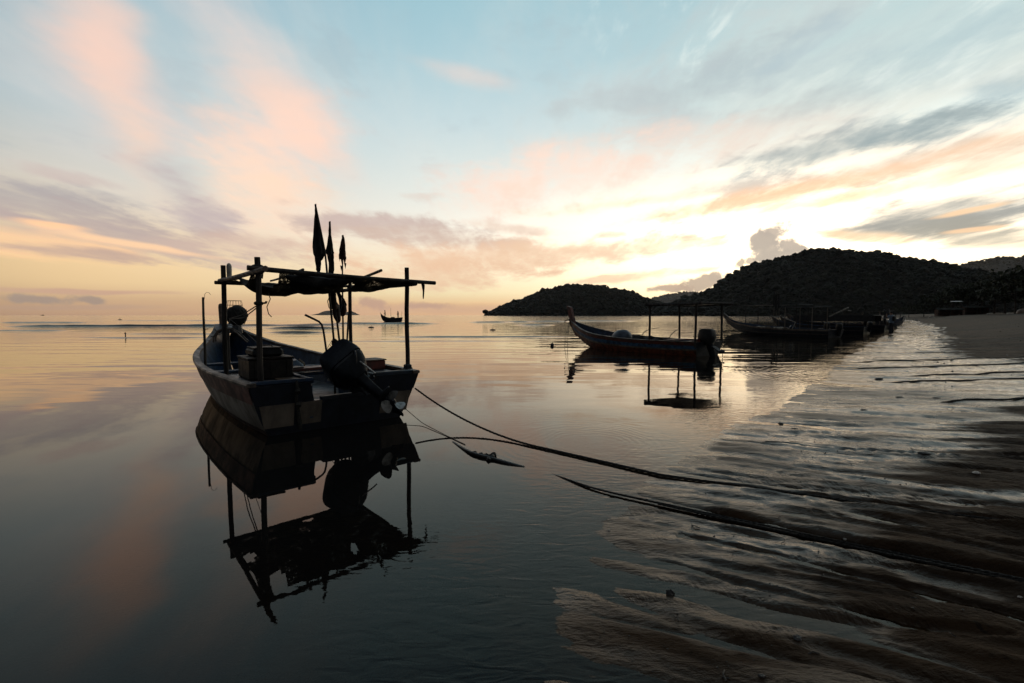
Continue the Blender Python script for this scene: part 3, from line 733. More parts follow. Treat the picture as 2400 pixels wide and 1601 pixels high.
# ================================================================== boats
class Hull:
    """y stations from transom to bow; half beam b, sheer h, keel height zk, section fullness p"""
    def __init__(s, ys, b, h, zk, p, rake=.15, n=46):
        s.Y = np.linspace(ys[0], ys[-1], n)
        s.B, s.H, s.ZK, s.Pw = (spl(ys, q, s.Y) for q in (b, h, zk, p))
        s.B = np.maximum(s.B, .012); s.rake = rake; s.n = n; s.ys = ys
    def at(s, arr, y): return float(np.interp(y, s.Y, arr))
    def x(s, i, z, B=None):
        t = np.clip((z - s.ZK[i]) / max(s.H[i] - s.ZK[i], .02), 0, 1)
        return max(s.B[i] * t ** s.Pw[i], .006)
    def yy(s, i, z): return s.Y[i] - s.rake * (z / s.H[0]) * max(0, 1 - s.Y[i] / 1.2)
    def band(s, name, m, root, top, bot, k=4, out=0.0, cap=None):
        """outer skin between two heights given as functions of station index"""
        mb = MB()
        for sd in (-1, 1):
            rings = []
            for i in range(s.n):
                zt, zb = top(i), bot(i); zb = max(zb, s.ZK[i]); zt = max(zt, zb + .002)
                rings.append([(sd * (s.x(i, zb + (zt - zb) * j / k) + out), s.yy(i, zb + (zt - zb) * j / k), zb + (zt - zb) * j / k) for j in range(k + 1)])
            mb.loft(rings, closed=False)
        return mb.build(name, m, root, smooth=True)
    def inner(s, name, m, root, floor, th=.055):
        mb = MB()
        for sd in (-1, 1):
            rings = []
            for i in range(s.n):
                zt = s.H[i] - .004; zb = min(max(floor, s.ZK[i] + .05), zt - .01)
                rings.append([(sd * max(s.x(i, zb + (zt - zb) * j / 5) - th, .004), min(s.yy(i, zb + (zt - zb) * j / 5) + (.06 if i == 0 else 0), s.Y[-1] - .1), zb + (zt - zb) * j / 5) for j in range(6)])
            mb.loft(rings, closed=False)
        return mb.build(name, m, root, smooth=True)
    def rail(s, name, m, root, w=.085, t=.045, y1=None):
        mb = MB()
        for sd in (-1, 1):
            rings = []
            for i in range(s.n):
                if y1 and s.Y[i] > y1: break
                xo = s.B[i] + .018; xi = max(s.B[i] - w, .003); z = s.H[i]
                y = s.yy(i, z)
                rings.append([(sd * xo, y, z - t * .6), (sd * (xo + .006), y, z), (sd * (xo - .008), y, z + t * .4), (sd * xi, y, z + t * .4), (sd * xi, y, z - t * .6)])
            mb.loft(rings)
        return mb.build(name, m, root, smooth=True)
    def floor(s, name, m, root, z, y0, y1, th=.05):
        mb = MB(); rings = []
        for i in range(s.n):
            if s.Y[i] < y0 or s.Y[i] > y1: continue
            x = max(s.x(i, z) - th - .004, .02)
            rings.append([(-x, s.Y[i], z), (x, s.Y[i], z), (x, s.Y[i], z - .03), (-x, s.Y[i], z - .03)])
        mb.loft(rings); return mb.build(name, m, root)

def slab(mb, pts, y_of, th):
    """polygon in the x-z plane made a slab; y_of(z) gives its aft face"""
    n = len(pts)
    V = [(x, y_of(z), z) for x, z in pts] + [(x, y_of(z) + th, z) for x, z in pts]
    F = [tuple(range(n)), tuple(range(2 * n - 1, n - 1, -1))] + [(i, n + i, n + (i + 1) % n, (i + 1) % n) for i in range(n)]
    return mb.add(V, F)

# ---------------------------------------------------------------- the near boat
HD = R(40.6)
BC = Vector((-2.338, 6.493, 0))
BM = Matrix.Translation(BC) @ Matrix.Rotation(HD, 4, 'Z')
BMI = BM.inverted()
def bw_(x, y, z): return BM @ Vector((x, y, z))
def ply(u, v, y):
    """boat coordinates of a photo pixel on the athwartships plane y"""
    o = BMI @ Vector((0, 0, CAM_H)); d = BMI.to_3x3() @ ray(u, v)
    return o + d * ((y - o.y) / d.y)
nb = thing('fishing_boat', 'wooden fishing boat moored in the foreground with tattered net awning, three flags and tilted motor', 'boat', BC, HD)
H1 = Hull([0, 1, 2, 3, 4, 5, 6, 6.6, 7.1, 7.5], [1.13, 1.20, 1.22, 1.20, 1.13, .98, .70, .50, .33, .22],
          [.67, .665, .65, .655, .69, .76, .88, 1.0, 1.12, 1.22], [-.35, -.38, -.40, -.40, -.38, -.33, -.16, .08, .40, .80], [.22, .22, .23, .24, .27, .33, .48, .58, .66, .7])
H1.band('sheer_strake', K['red'], nb, lambda i: H1.H[i], lambda i: H1.H[i] - .25, out=.012)
H1.band('hull', K['white'], nb, lambda i: H1.H[i] - .25, lambda i: .07 + .012 * max(0, H1.Y[i] - 4) ** 2)
H1.band('boot_stripe', K['boot'], nb, lambda i: .07 + .012 * max(0, H1.Y[i] - 4) ** 2, lambda i: H1.ZK[i], out=.003)
H1.inner('inner_hull', K['blue'], nb, .10)
H1.rail('gunwale', K['rail'], nb)
H1.floor('floor_boards', K['deck'], nb, .16, .2, 6.4)
yt = lambda z: -.15 * z / .67
mb = MB()
xs = [(z, H1.x(0, z)) for z in (-.33, -.2, 0, .2, .40)]
slab(mb, [(-x, z) for z, x in xs[::-1]] + [(x, z) for z, x in xs], yt, .06)
slab(mb, [(-H1.x(0, .402), .402), (-.36, .402), (-.42, .648), (-H1.x(0, .648), .648)], yt, .058)
slab(mb, [(.46, .402), (H1.x(0, .402), .402), (H1.x(0, .655), .655), (.47, .655)], yt, .058)
mb.build('transom', K['dark'], nb)
for x0, x1 in ((-.965, -.60), (-.55, -.26), (.56, .985)):
    mb = MB(); slab(mb, [(x0 + (.02 if x0 < -.9 else 0), .10), (x1, .10), (x1 + (.04 if x1 > .9 else 0), .395), (x0 - (.04 if x0 < -.9 else 0), .395)], lambda z: yt(z) - .008, .008)
    mb.build('transom_panel', K['white'], nb)
# aft decks either side of the motor well, with a raised coaming round them
for x0, x1, y1 in ((-1.09, -.36, 1.62), (.47, 1.09, 1.3)):
    xc = (x0 + x1) / 2
    mb = MB().box((xc, .02 + y1 / 2, .60), (x1 - x0, y1 - .06, .05)); mb.build('aft_deck', K['deck'], nb)
    inx = x1 if x0 < 0 else x0
    MB().rbox((xc, -.065, .672), (x1 - x0, .07, .05), .012).rbox((inx, y1 / 2 - .02, .645), (.05, y1, .07), .012).build('coaming', K['blue'] if x0 < 0 else K['deck'], nb, smooth=True)
MB().rbox((-.50, .36, .634), (.30, .52, .02), .006).build('hatch_board', K['plank'], nb)
MB().box((-.385, .78, .38), (.04, 1.66, .42)).box((.495, .62, .38), (.04, 1.32, .42)).build('well_side', K['blue'], nb)
for y in (2.35, 3.6, 4.9):
    x = H1.at(H1.B, y) * .93
    MB().rbox((0, y, .47 + .03 * (y > 4)), (2 * x - .12, .22, .045), .008).build('thwart', K['blue'], nb)
# breasthook and stem post at the bow
MB().loft([[(-.30, 6.95, 1.06), (.30, 6.95, 1.06), (.30, 6.95, 1.135), (-.30, 6.95, 1.135)], [(-.25, 7.5, 1.20), (.25, 7.5, 1.20), (.25, 7.5, 1.275), (-.25, 7.5, 1.275)], [(-.12, 7.62, 1.22), (.12, 7.62, 1.22), (.12, 7.62, 1.285), (-.12, 7.62, 1.285)]]).build('breasthook', K['dark'], nb)
MB().tube([(-.06, 7.30, .35), (-.06, 7.55, .95), (-.06, 7.6, 1.3), (-.065, 7.62, 1.70), (-.066, 7.625, 1.76), (-.066, 7.626, 1.79)], [.05, .055, .058, .062, .055, .025], 10).build('stem_post', K['plank'], nb, smooth=True)
# four awning posts (square sawn timber, a little crooked)
PST = [(-.95, .04, .64, 2.20), (-1.0, 1.86, .50, 2.24), (1.12, .16, .64, 2.215), (1.07, 2.2, .40, 2.22)]
for k, (x, y, z0, z1) in enumerate(PST):
    j = [(.006 * math.sin(7 * k + 5 * t), .005 * math.cos(3 * k + 4 * t)) for t in range(6)]
    MB().tube([(x + j[t][0], y + j[t][1], z0 + (z1 - z0) * t / 5) for t in range(6)], .034, 8).build('awning_post', K['post'], nb, smooth=True)
MB().rbox((1.12, .16, .70), (.10, .10, .11), .015).tube([(1.02, .12, .655), (1.05, .14, .69), (1.19, .18, .69), (1.21, .18, .655)], .02, 6).build('post_foot', K['dark'], nb)
def pole(name, a, b, r, m, n=8):
    a, b = Vector(a), Vector(b)
    pts = [a.lerp(b, t / 5) + Vector((0, 0, -.012 * math.sin(math.pi * t / 5))) for t in range(6)]
    return MB().tube(pts, [r * (1.06 - .12 * t / 5) for t in range(6)], n).build(name, m, nb, smooth=True)
pole('awning_beam', (-1.02, -.60, 2.015), (-1.03, 1.98, 2.02), .030, K['plank'])
pole('awning_beam', (-1.08, -.03, 2.06), (1.46, -.10, 1.985), .030, K['post'])
pole('awning_beam', (1.10, -.15, 1.955), (1.10, 2.35, 1.99), .028, K['post'])
pole('awning_beam', (-1.10, 1.93, 1.985), (1.18, 2.25, 2.03), .026, K['bamboo'])
pole('awning_rod', (-.35, .85, 2.07), (.95, 1.0, 2.045), .010, K['bamboo'], 6)
pole('awning_rod', (.98, 2.15, 2.08), (.50, -.28, 2.105), .022, K['bamboo'])
pole('awning_rod', (-.45, -.06, 2.075), (-.30, 2.05, 2.05), .016, K['bamboo'], 6)
# the tattered net, sagging between the beams
nu, nv = 46, 40
V = []
for j in range(nv + 1):
    for i in range(nu + 1):
        u, v = i / nu, j / nv
        x = -1.02 + 2.14 * u; y = .02 + (1.98 + .22 * u) * v
        a = np.array([x * 1.7]); b = np.array([y * 1.9])
        wr = float(fbm(a, b, 3)[0]); w2 = float(fbm(a * 3.2 + 5, b * 3.2, 2)[0])
        edge = math.sin(math.pi * min(max(u, 0), 1)) ** .7
        sag = .15 * edge * math.sin(math.pi * v) ** .6
        near = (1 - v) ** 2
        low = math.exp(-((u - .12) / .20) ** 2) * .22 + math.exp(-((u - .45) / .2) ** 2) * .05 + math.exp(-((u - .8) / .16) ** 2) * .05
        y += near * (.07 * edge + .08 * low) * (1 if u < .6 else .4)
        z = 2.035 - .05 * u - sag - low * (.95 * math.sin(math.pi * min(v / .36, 1)) ** .8 + .12 * math.sin(math.pi * v)) + wr * .045 * edge + w2 * .014
        V.append((x, y, z))
rs = np.random.RandomState(3)
HOLES = [(.10, .03, .05, .05), (.52, .82, .05, .04), (.60, .10, .04, .04), (.05, .55, .04, .08)]
F = []
for j in range(nv):
    for i in range(nu):
        u, v = (i + .5) / nu, (j + .5) / nv
        if any(((u - a) / p) ** 2 + ((v - b) / q) ** 2 < 1 + .5 * (rs.rand() - .5) for a, b, p, q in HOLES): continue
        k = j * (nu + 1) + i; F.append((k, k + 1, k + nu + 2, k + nu + 1))
net = link_mesh('awning_net', V, F, K['net'], nb, smooth=True)
so = net.modifiers.new('thickness', 'SOLIDIFY'); so.thickness = .006
# rolled net lashed along the aft beam, hanging shreds, wrapped post heads
mb = MB()
mb.tube([(-.62 + .09 * k, .06 + .02 * math.sin(k * 1.7), 1.985 - .05 * math.sin(min(1, k / 9) * math.pi) - .012 * math.sin(k * 2.3)) for k in range(12)], [.02, .05, .075, .085, .08, .06, .055, .06, .05, .04, .03, .015], 9)
mb.tube([(.55 + .08 * k, -.02, 1.985 - .003 * k) for k in range(9)], [.02, .035, .045, .04, .045, .05, .045, .04, .02], 8)
mb.build('net_roll', K['flag'], nb, smooth=True)
for a, dz, w in ((tuple(ply(629, 686, .25)), .0, 1), (tuple(ply(771, 676, .4)), 0, 1)):
    MB().tube([(a[0], a[1], a[2]), (a[0] + .02, a[1], a[2] - .08), (a[0] - .02, a[1] + .01, a[2] - .18), (a[0] - .005, a[1], a[2] - .27), (a[0] + .03, a[1], a[2] - .31)], .006, 5).build('hanging_cord', K['rope2'], nb)
MB().tube([(1.25, -.08, 1.99), (1.27, -.07, 1.94), (1.275, -.07, 1.86), (1.27, -.07, 1.78), (1.27, -.07, 1.74)], [.035, .04, .022, .018, .008], 6, flat=.5).build('cloth_scrap', K['net'], nb)
MB().lathe((-.95, .04, 2.02), [(.045, -.02), (.075, 0), (.085, .04), (.065, .08), (.045, .09)], 10).build('post_wrap', K['flag'], nb, smooth=True)
MB().lathe((-.95, .04, 1.64), [(.04, -.02), (.052, -.01), (.056, .01), (.04, .025)], 10).tube([(-.90, .03, 1.645), (-.87, .03, 1.65), (-.865, .03, 1.67)], .014, 6).build('rope_lashing', K['rope'], nb)
# line from the post down to the bow
MB().tube([(-.93, .06, 1.64), (-.78, 1.8, 1.50), (-.30, 5.4, 1.42)], .008, 5).tube([(-.93, .06, 1.62), (-.75, 1.8, 1.46), (-.28, 5.4, 1.41)], .008, 5).build('stay_line', K['rope'], nb)
MB().tube([(-.28, 5.4, 1.41), (-.6, 2.6, 1.25), (-.93, .1, 1.12)], .004, 5).build('stay_line', K['rope'], nb)
MB().tube([(-.28, 5.4, 1.41), (-.42, 5.0, 1.22), (-.62, 4.6, 1.12), (-.8, 4.4, 1.08)], .010, 5).build('stay_line', K['rope'], nb)
# small bottle lamp tied at the far left post
MB().lathe((-.925, 1.83, 2.06), [(.012, -.08), (.03, -.07), (.034, 0), (.036, .12), (.036, .17), (.026, .20), (.01, .215)], 9).build('post_lamp', K['foam'], nb, smooth=True)
MB().lathe((-.925, 1.83, 1.98), [(.016, 0), (.026, .015), (.016, .035)], 8).build('lamp_weight', K['dark'], nb)

# tilted outboard: axis from head to propeller
ax0 = Vector((.09, -.09, .785)); ax1 = Vector((.49, -.72, .25)); axd = (ax1 - ax0).normalized()
fw = (Vector((0, 1, 0)) - axd * axd.y).normalized()          # towards the bow, square to the leg
sdv = axd.cross(fw)
def mp_(a, f, s): return ax0 + axd * a + fw * f + sdv * s
def ring(a, f0, f1, w, r=.58, n=22):
    P = []
    for k in range(n):
        t = 2 * math.pi * k / n; c, s = math.cos(t), math.sin(t)
        e = lambda q: math.copysign(abs(q) ** (1 - r), q)
        P.append(mp_(a, (f0 + f1) / 2 + (f1 - f0) / 2 * e(c), w * e(s)))
    return P
mot = MB().loft([ring(-.27, -.24, .20, .18), ring(-.255, -.29, .25, .22), ring(-.20, -.315, .285, .242), ring(-.06, -.33, .31, .26), ring(.0, -.325, .305, .258)]).build('outboard_motor', K['motor'], nb, smooth=True)
MB().loft([ring(.004, -.305, .29, .24), ring(.035, -.305, .29, .24)]).build('motor_seam', K['dark'], mot, smooth=True)
MB().loft([ring(.038, -.315, .30, .25), ring(.12, -.29, .26, .22), ring(.20, -.23, .18, .15), ring(.27, -.18, .12, .10)]).build('lower_cowl', K['motor2'], mot, smooth=True)
MB().loft([ring(.24, -.15, .09, .066), ring(.45, -.13, .07, .055), ring(.62, -.13, .07, .05), ring(.72, -.14, .08, .05)]).build('drive_leg', K['motor2'], mot, smooth=True)
MB().loft([ring(.70, -.34, .10, .10, .5), ring(.716, -.34, .10, .10, .5)]).build('cavitation_plate', K['motor2'], mot, smooth=True)
MB().loft([ring(.717, -.14, .08, .045), ring(.78, -.13, .07, .04), ring(.86, -.13, .09, .05), ring(.93, -.10, .05, .02), ring(1.02, -.06, .02, .008)]).build('gear_case', K['motor2'], mot, smooth=True)
mb = MB(); mb.tube([mp_(.85, -.10, 0), mp_(.85, -.20, 0), mp_(.85, -.255, 0)], [.045, .042, .018], 10); mb.build('propeller_hub', K['dark'], mot, smooth=True)
for k in range(3):
    a = 2 * math.pi * k / 3 + .35; mb = MB()
    rings = []
    for rr_, w, tw in ((.03, .045, .9), (.075, .085, .75), (.115, .092, .6), (.145, .06, .5), (.155, .02, .45)):
        c = mp_(.85 + math.cos(a) * rr_, -.175, math.sin(a) * rr_)
        tdir = (axd * -math.sin(a) + sdv * math.cos(a)) * math.cos(tw) + fw * math.sin(tw)
        nrm = tdir.cross(axd * math.cos(a) + sdv * math.sin(a)).normalized()
        rings.append([c - tdir * w, c + nrm * .006, c + tdir * w, c - nrm * .006])
    mb.loft(rings); mb.build('propeller_blade', K['metal'], mot, smooth=True)
MB().tube([mp_(.22, .10, .05), mp_(.40, .20, .06), mp_(.46, .26, .06)], .02, 7).tube([mp_(.22, .10, -.05), mp_(.40, .20, -.06)], .02, 7).box(mp_(.20, .19, 0), (.20, .08, .26), (.5, 0, .2)).build('clamp_bracket', K['dark'], mot)
MB().tube([mp_(.10, -.26, .10), mp_(.40, -.20, .13)], [.013, .009], 6).build('steering_rod', K['metal'], mot)
MB().rbox(mp_(-.07, .06, -.255), (.055, .022, .03), .004, (0, 0, 0)).build('cowl_label', K['foam'], mot)
MB().tube([mp_(.02, -.27, .12), mp_(.03, -.34, .14), mp_(.10, -.36, .10), mp_(.16, -.30, .04)], .014, 6).build('lift_handle', K['dark'], mot, smooth=True)
MB().rbox((.05, -.03, .415), (.62, .10, .05), .01).build('motor_pad', K['dark'], nb)
# boarding rope hanging over the transom
MB().tube([(-.60, -.19, .69), (-.595, -.205, .60), (-.60, -.16, .45), (-.57, -.13, .30), (-.55, -.10, .16), (-.54, -.09, .05)], [.015, .022, .018, .02, .03, .02], 7).ball((-.59, -.20, .56), .035, 8, jit=.3).ball((-.575, -.15, .38), .04, 8, jit=.3).build('transom_rope', K['rope'], nb, smooth=True)

# things lying in the near boat
def onboat(name, label, cat, x, y, z, group=None, rz=0.0):
    return thing(name, label, cat, bw_(x, y, z), HD + rz, group)
t = onboat('storage_box', 'large grey brown box on the left aft deck of the near boat', 'box', -.665, .99, .626)
MB().rbox((0, 0, .135), (.56, .66, .27), .015).build('box_body', K['crate'], t)
MB().rbox((0, 0, .285), (.585, .685, .028), .008).build('box_rim', K['crate'], t)
for sx in (-.2, 0, .2): MB().rbox((sx, -.338, .13), (.03, .012, .23), .003).build('box_rib', K['crate'], t)
t = onboat('tackle_box', 'smaller dark box lying on top of the large storage box', 'box', -.66, 1.05, .926)
MB().rbox((0, 0, .055), (.40, .46, .11), .03).build('box_body', K['crate2'], t)
MB().rbox((0, .0, .118), (.37, .42, .016), .006).build('box_lid', K['crate'], t)
MB().tube([(-.08, -.1, .125), (-.07, -.1, .15), (.07, -.1, .15), (.08, -.1, .125)], .01, 6).build('box_handle', K['dark'], t)
t = onboat('foam_float', 'whitish egg shaped foam float lying in the near boat beside the storage box', 'float', .48, 3.3, .30)
MB().ball((0, 0, .12), .12, 14, (1.75, 1, 1), .05, 4).build('float_body', K['foam'], t, smooth=True)
MB().tube([(-.22, 0, .12), (-.27, .02, .10), (-.30, .06, .03)], .01, 5).build('float_cord', K['rope'], t)
t = onboat('red_crate', 'red wooden box on the starboard side deck behind the motor', 'box', .86, 1.02, .626)
MB().rbox((0, 0, .07), (.46, .36, .14), .01).build('crate_body', K['red'], t)
MB().rbox((0, 0, .152), (.49, .39, .02), .006).build('crate_lid', K['plank'], t)
t = onboat('red_board', 'red board lying across the middle of the near boat', 'board', .30, 2.35, .53, rz=.15)
MB().rbox((0, 0, .03), (.95, .32, .05), .01).build('board_plate', K['red'], t)
MB().rbox((-.2, 0, .068), (.25, .26, .02), .006).build('board_top', K['plank'], t)
t = onboat('tarp_bundle', 'folded blue tarp bundle with mesh net spilling off it amidships', 'tarp', .12, 2.9, .50)
MB().loft([[(-.45, -.14, 0), (-.40, .18, 0), (-.38, .14, .06), (-.42, -.12, .05)], [(-.1, -.22, 0), (-.08, .22, 0), (-.05, .15, .15), (-.08, -.14, .14)], [(.18, -.22, 0), (.2, .2, 0), (.2, .1, .19), (.16, -.12, .18)], [(.30, -.2, 0), (.32, .15, 0), (.30, .05, .10), (.29, -.08, .10)]]).build('tarp_folds', K['blue'], t, smooth=True)
mb = MB()
for k in range(7): mb.tube([(.20 + .012 * k, -.12 + .03 * k, .185), (.27 + .015 * k, -.17 + .04 * k, .11), (.29 + .018 * k, -.19 + .045 * k, -.04)], .004, 4)
for z in (.12, .05): mb.tube([(.25, -.17, z), (.32, -.05, z), (.36, .1, z)], .004, 4)
mb.build('mesh_net', K['rope2'], t)
t = onboat('net_ball', 'round black bundle of net on the foredeck of the near boat', 'net', .075, 6.55, 1.235)
MB().ball((0, 0, .255), .235, 16, (1.0, .9, 1.03), .10, 2).build('net_bundle', K['flag'], t, smooth=True)
MB().tube([(.0, 0, .02), (.0, 0, -.16)], [.10, .12], 8).build('bundle_base', K['dark'], t)
mb = MB()
for k in range(14):
    a = k * 2.4; mb.tube([(.2 * math.cos(a), .19 * math.sin(a), .40), (.24 * math.cos(a + .4), .22 * math.sin(a + .4), .25), (.16 * math.cos(a + 1), .15 * math.sin(a + 1), .06)], .008, 4)
mb.build('net_cord', K['rope'], t)
t = onboat('wire_basket', 'upturned thin wire basket behind the net ball at the bow', 'basket', .11, 6.95, 1.22)
mb = MB()
for k in range(16):
    a = 2 * math.pi * k / 16; mb.tube([(.155 * math.cos(a), .155 * math.sin(a), .625), (.20 * math.cos(a), .20 * math.sin(a), .38), (.21 * math.cos(a), .21 * math.sin(a), .02)], .0042, 4)
mb.build('basket_wire', K['rope2'], t)
for r_, z in ((.155, .628), (.175, .52), (.20, .36), (.21, .03)):
    MB().tube([(r_ * math.cos(2 * math.pi * k / 20), r_ * math.sin(2 * math.pi * k / 20), z) for k in range(21)], .0045, 4, cap=False).build('basket_hoop', K['rope2'], t)
t = onboat('bow_pole', 'thin upright pole on the port gunwale of the near boat with a wire hook', 'pole', -.90, 4.42, .70)
MB().tube([(0, 0, -.25), (.002, 0, .3), (-.004, 0, .8), (0, 0, 1.14)], [.024, .023, .021, .02], 8).build('pole_shaft', K['bamboo'], t, smooth=True)
MB().tube([(.02, 0, 1.10), (.03, 0, 1.2), (.06, 0, 1.235), (.10, 0, 1.23), (.125, 0, 1.19)], .004, 5).build('wire_hook', K['rope2'], t)
MB().tube([(.02, 0, .53), (.07, 0, .535)], .008, 5).build('peg', K['bamboo'], t)
t = onboat('bent_hose', 'pair of pale hoses arching over a post amidships in the near boat', 'hose', -.52, 4.2, .40)
mb = MB()
for o_, rr_ in ((0, .018), (.045, .013)):
    A = [(-.27, .0, .58), (-.26, 0, .68), (-.20, .0, .79), (-.10, 0, .84), (.02, 0, .83), (.13, 0, .75), (.22, 0, .65), (.30, 0, .56)]
    mb.tube([(x + o_, y + o_, z + o_ * .3) for x, y, z in A], rr_, 7)
mb.build('hose_arc', K['rail'], t, smooth=True)
MB().tube([(-.03, .02, -.2), (-.03, .02, .84)], .04, 8).build('hose_post', K['post'], t)
t = onboat('tiller_pipe', 'bent dark pipe standing up in the middle of the near boat', 'pipe', .66, 2.3, .45)
P = [ply(u, v, 2.3) - Vector((.66, 2.3, .45)) for u, v in ((715, 738), (736, 748), (748, 754), (754, 761), (757.5, 772), (761, 795), (767, 838))]
MB().tube(P + [Vector((.02, 0, .0))], .019, 8).build('pipe_shaft', K['pipe'], t, smooth=True)

# ---- marker flags standing at the stern: pole, pennant, floats
def outline(rows, y, thick, wave, seed):
    """hanging pennant from left/right edges; lens section with folds"""
    rs = np.random.RandomState(seed); rings = []
    fine = []
    for (v0, a0, b0), (v1, a1, b1) in zip(rows[:-1], rows[1:]):
        for w in (0, .34, .67): fine.append((v0 + (v1 - v0) * w, a0 + (a1 - a0) * w, b0 + (b1 - b0) * w))
    fine.append(rows[-1])
    jl = np.cumsum(rs.randn(len(fine))) * .35; jl -= np.linspace(0, jl[-1], len(fine))
    for q, (v, ul, ur) in enumerate(fine):
        wid = max(ur - ul, .1); ul += jl[q] * min(1, wid / 10) + rs.randn() * .35 * min(1, wid / 12); ur += -jl[q] * .5 * min(1, wid / 12) + rs.randn() * .35 * min(1, wid / 12)
        a, b = ply(ul, v, y), ply(ur, v, y); n = 8; top, bot = [], []
        for k in range(n + 1):
            p = a.lerp(b, k / n); f = math.sin(math.pi * k / n)
            oy = wave * (math.sin(k * 1.9 + q * .17) + .6 * math.sin(k * 3.4 - q * .4)) * f
            top.append((p.x, p.y + oy + thick * f + .002, p.z)); bot.append((p.x, p.y + oy - thick * f * .6 - .002, p.z))
        rings.append(top + bot[::-1])
    return rings
FLG = [
 ('marker_flag', 'tallest black pennant hanging folded from a leaning pole at the near boat stern', [(739.5,478),(748,520),(756,560),(762,592),(767,643),(775,720),(782,792)], 1.7,
   [(478,738.5,741),(500,738,745),(540,736,752),(572,734.8,757.5),(592,735,762.5),(600,737.5,760.5),(612,739.5,753),(632,741,751.5),(643,744,749.5)], 'flag'),
 ('marker_flag', 'middle black pennant wrapped close to its pole above the awning of the near boat', [(773.3,519),(774,570),(776,643),(781,700),(790,753),(797,812)], 1.9,
   [(519,771.5,775),(550,770,776.5),(575,767.5,779),(590,764.5,781),(598,768,782),(615,771,783),(640,771,782.5),(680,771,781),(705,774,781)], 'flag'),
 ('marker_flag', 'shortest flag, dark red and frayed, on an upright pole at the near boat stern', [(803.5,551),(803.2,600),(802.5,650),(803.5,730),(804.5,808)], 2.05,
   [(551,802,805),(562,800.5,808),(580,797,809),(597,795,810),(604,794,811.5),(608,794.5,812)], 'redflag'),
]
for nm, lab, pts, y, rows, mk in FLG:
    P = [ply(u, v, y) for u, v in pts]; base = P[-1].copy()
    base.z = .16; t = onboat(nm, lab, 'flag', base.x, base.y, base.z, 'marker flags at the near boat stern')
    P = [p - base for p in P] + [Vector((.005, 0, .0))]
    MB().tube(P, [.009, .011, .013, .015] + [.018] * (len(P) - 4), 7).build('flag_pole', K['bamboo'], t, smooth=True)
    mb = MB(); rg = outline(rows, y, .016, .026, len(rows))
    mb.loft([[Vector(q) - base for q in r_] for r_ in rg])
    mb.build('pennant', K[mk], t, smooth=True)
    if mk == 'redflag':
        for (v, ul, ur) in ((606,794,797),(607,806,812),(612,798,804),(612,804,811),(622,806,812),(628,797,802),(655,796,803),(664,800,804)):
            a, b, c = ply(ul, v - 6, y), ply(ur, v - 5, y), ply((ul + ur) / 2 + 1, v + 9, y)
            MB().add([a - base, b - base, c - base + Vector((0, .01, 0)), (a + b) / 2 - base + Vector((0, .02, -.01))], [(0, 1, 2), (0, 3, 2), (1, 2, 3), (0, 1, 3)]).build('frayed_strip', K['redflag'], t)
    else:
        v0 = rows[-1][0]
        for k in range(4):
            a = ply(rows[-4][1] + k * .5, rows[-4][0] - 20 + 6 * k, y) - base
            MB().tube([a, a + Vector((.002, .004, -.06)), a + Vector((-.004, 0, -.13))], [.004, .003, .001], 4).build('frayed_strip', K[mk], t)
def pxr(px, dist): return px * dist / FPX
FL = [('pole_float', 'brown foam float tied on the middle flag pole just under the awning', [(780,688,8),(779,700,9),(781,712,9),(784,722,8)], 1.85, 'brownfoam'),
      ('pole_float', 'long dark red float tied lowest on the middle flag pole', [(787,714,7),(788,728,9.5),(790,742,9),(793,752,6)], 1.95, 'boot'),
      ('pole_float', 'round dark float tied on the shortest flag pole', [(803,706,5),(803,716,9),(804,729,9.5),(803,738,6)], 2.05, 'boot'),
      ('pole_float', 'small ball float hanging on the foot of the tallest flag pole', [(784,795,3),(785,799,7.5),(785,806,8),(785,813,6)], 1.65, 'brownfoam')]
for nm, lab, pts, y, mk in FL:
    P = [ply(u, v, y) for u, v, r_ in pts]; rr_ = [pxr(r_, 8.0) for u, v, r_ in pts]
    b = P[-1]; t = onboat(nm, lab, 'float', b.x, b.y, b.z, 'floats tied on the marker flag poles')
    n0 = P[0] + (P[0] - P[1]) * .45; n1 = P[-1] + (P[-1] - P[-2]) * .45
    MB().tube([p - b for p in [n0] + P + [n1]], [rr_[0] * .4] + rr_ + [rr_[-1] * .4], 12).build('float_body', K[mk], t, smooth=True)
    MB().tube([P[1] - b + Vector((rr_[1] * 1.02 * math.cos(a), rr_[1] * 1.02 * math.sin(a), 0)) for a in np.linspace(0, 6.28, 13)], .006, 5, cap=False).build('float_cord', K['rope'], t)
# straps, blue line and a fourth stick among the poles
t = onboat('spare_pole', 'short bare stick leaning by the right hand awning post of the near boat', 'pole', .90, 1.95, .40)
P = [ply(u, v, 1.95) - Vector((.90, 1.95, .40)) for u, v in ((817, 735), (815, 770), (813, 808))]
MB().tube(P + [Vector((0, 0, 0))], .016, 7).build('pole_shaft', K['bamboo'], t)
t = onboat('dark_bag', 'dark cloth bag and straps hung among the flag poles under the awning', 'bag', *ply(795, 735, 2.0))
b = ply(795, 735, 2.0); P = [ply(u, v, 2.0) - b for u, v in ((786, 672), (792, 684), (797, 698), (799, 716), (797, 728))]
MB().tube(P, [.03, .05, .045, .04, .02], 9, flat=.6).build('bag_body', K['tarp'], t, smooth=True)
P = [ply(u, v, 1.95) - b for u, v in ((788, 672), (797, 690), (806, 702), (812, 716))]
MB().tube(P, .013, 6).build('bag_strap', K['flag'], t)
t = onboat('cord_ring', 'small ring of rope standing on the deck behind the motor head', 'rope', *ply(836, 826, .9))
mb = MB()
for o_ in (0, .02): mb.tube([(.052 * math.cos(a) + o_, o_, .052 * math.sin(a) * 1.15) for a in np.linspace(0, 6.28, 17)], .011, 6, cap=False)
mb.build('rope_coil', K['rope'], t)
t = onboat('float_line', 'slack light line strung from the ball float down to the board', 'line', *ply(764, 834, 2.0))
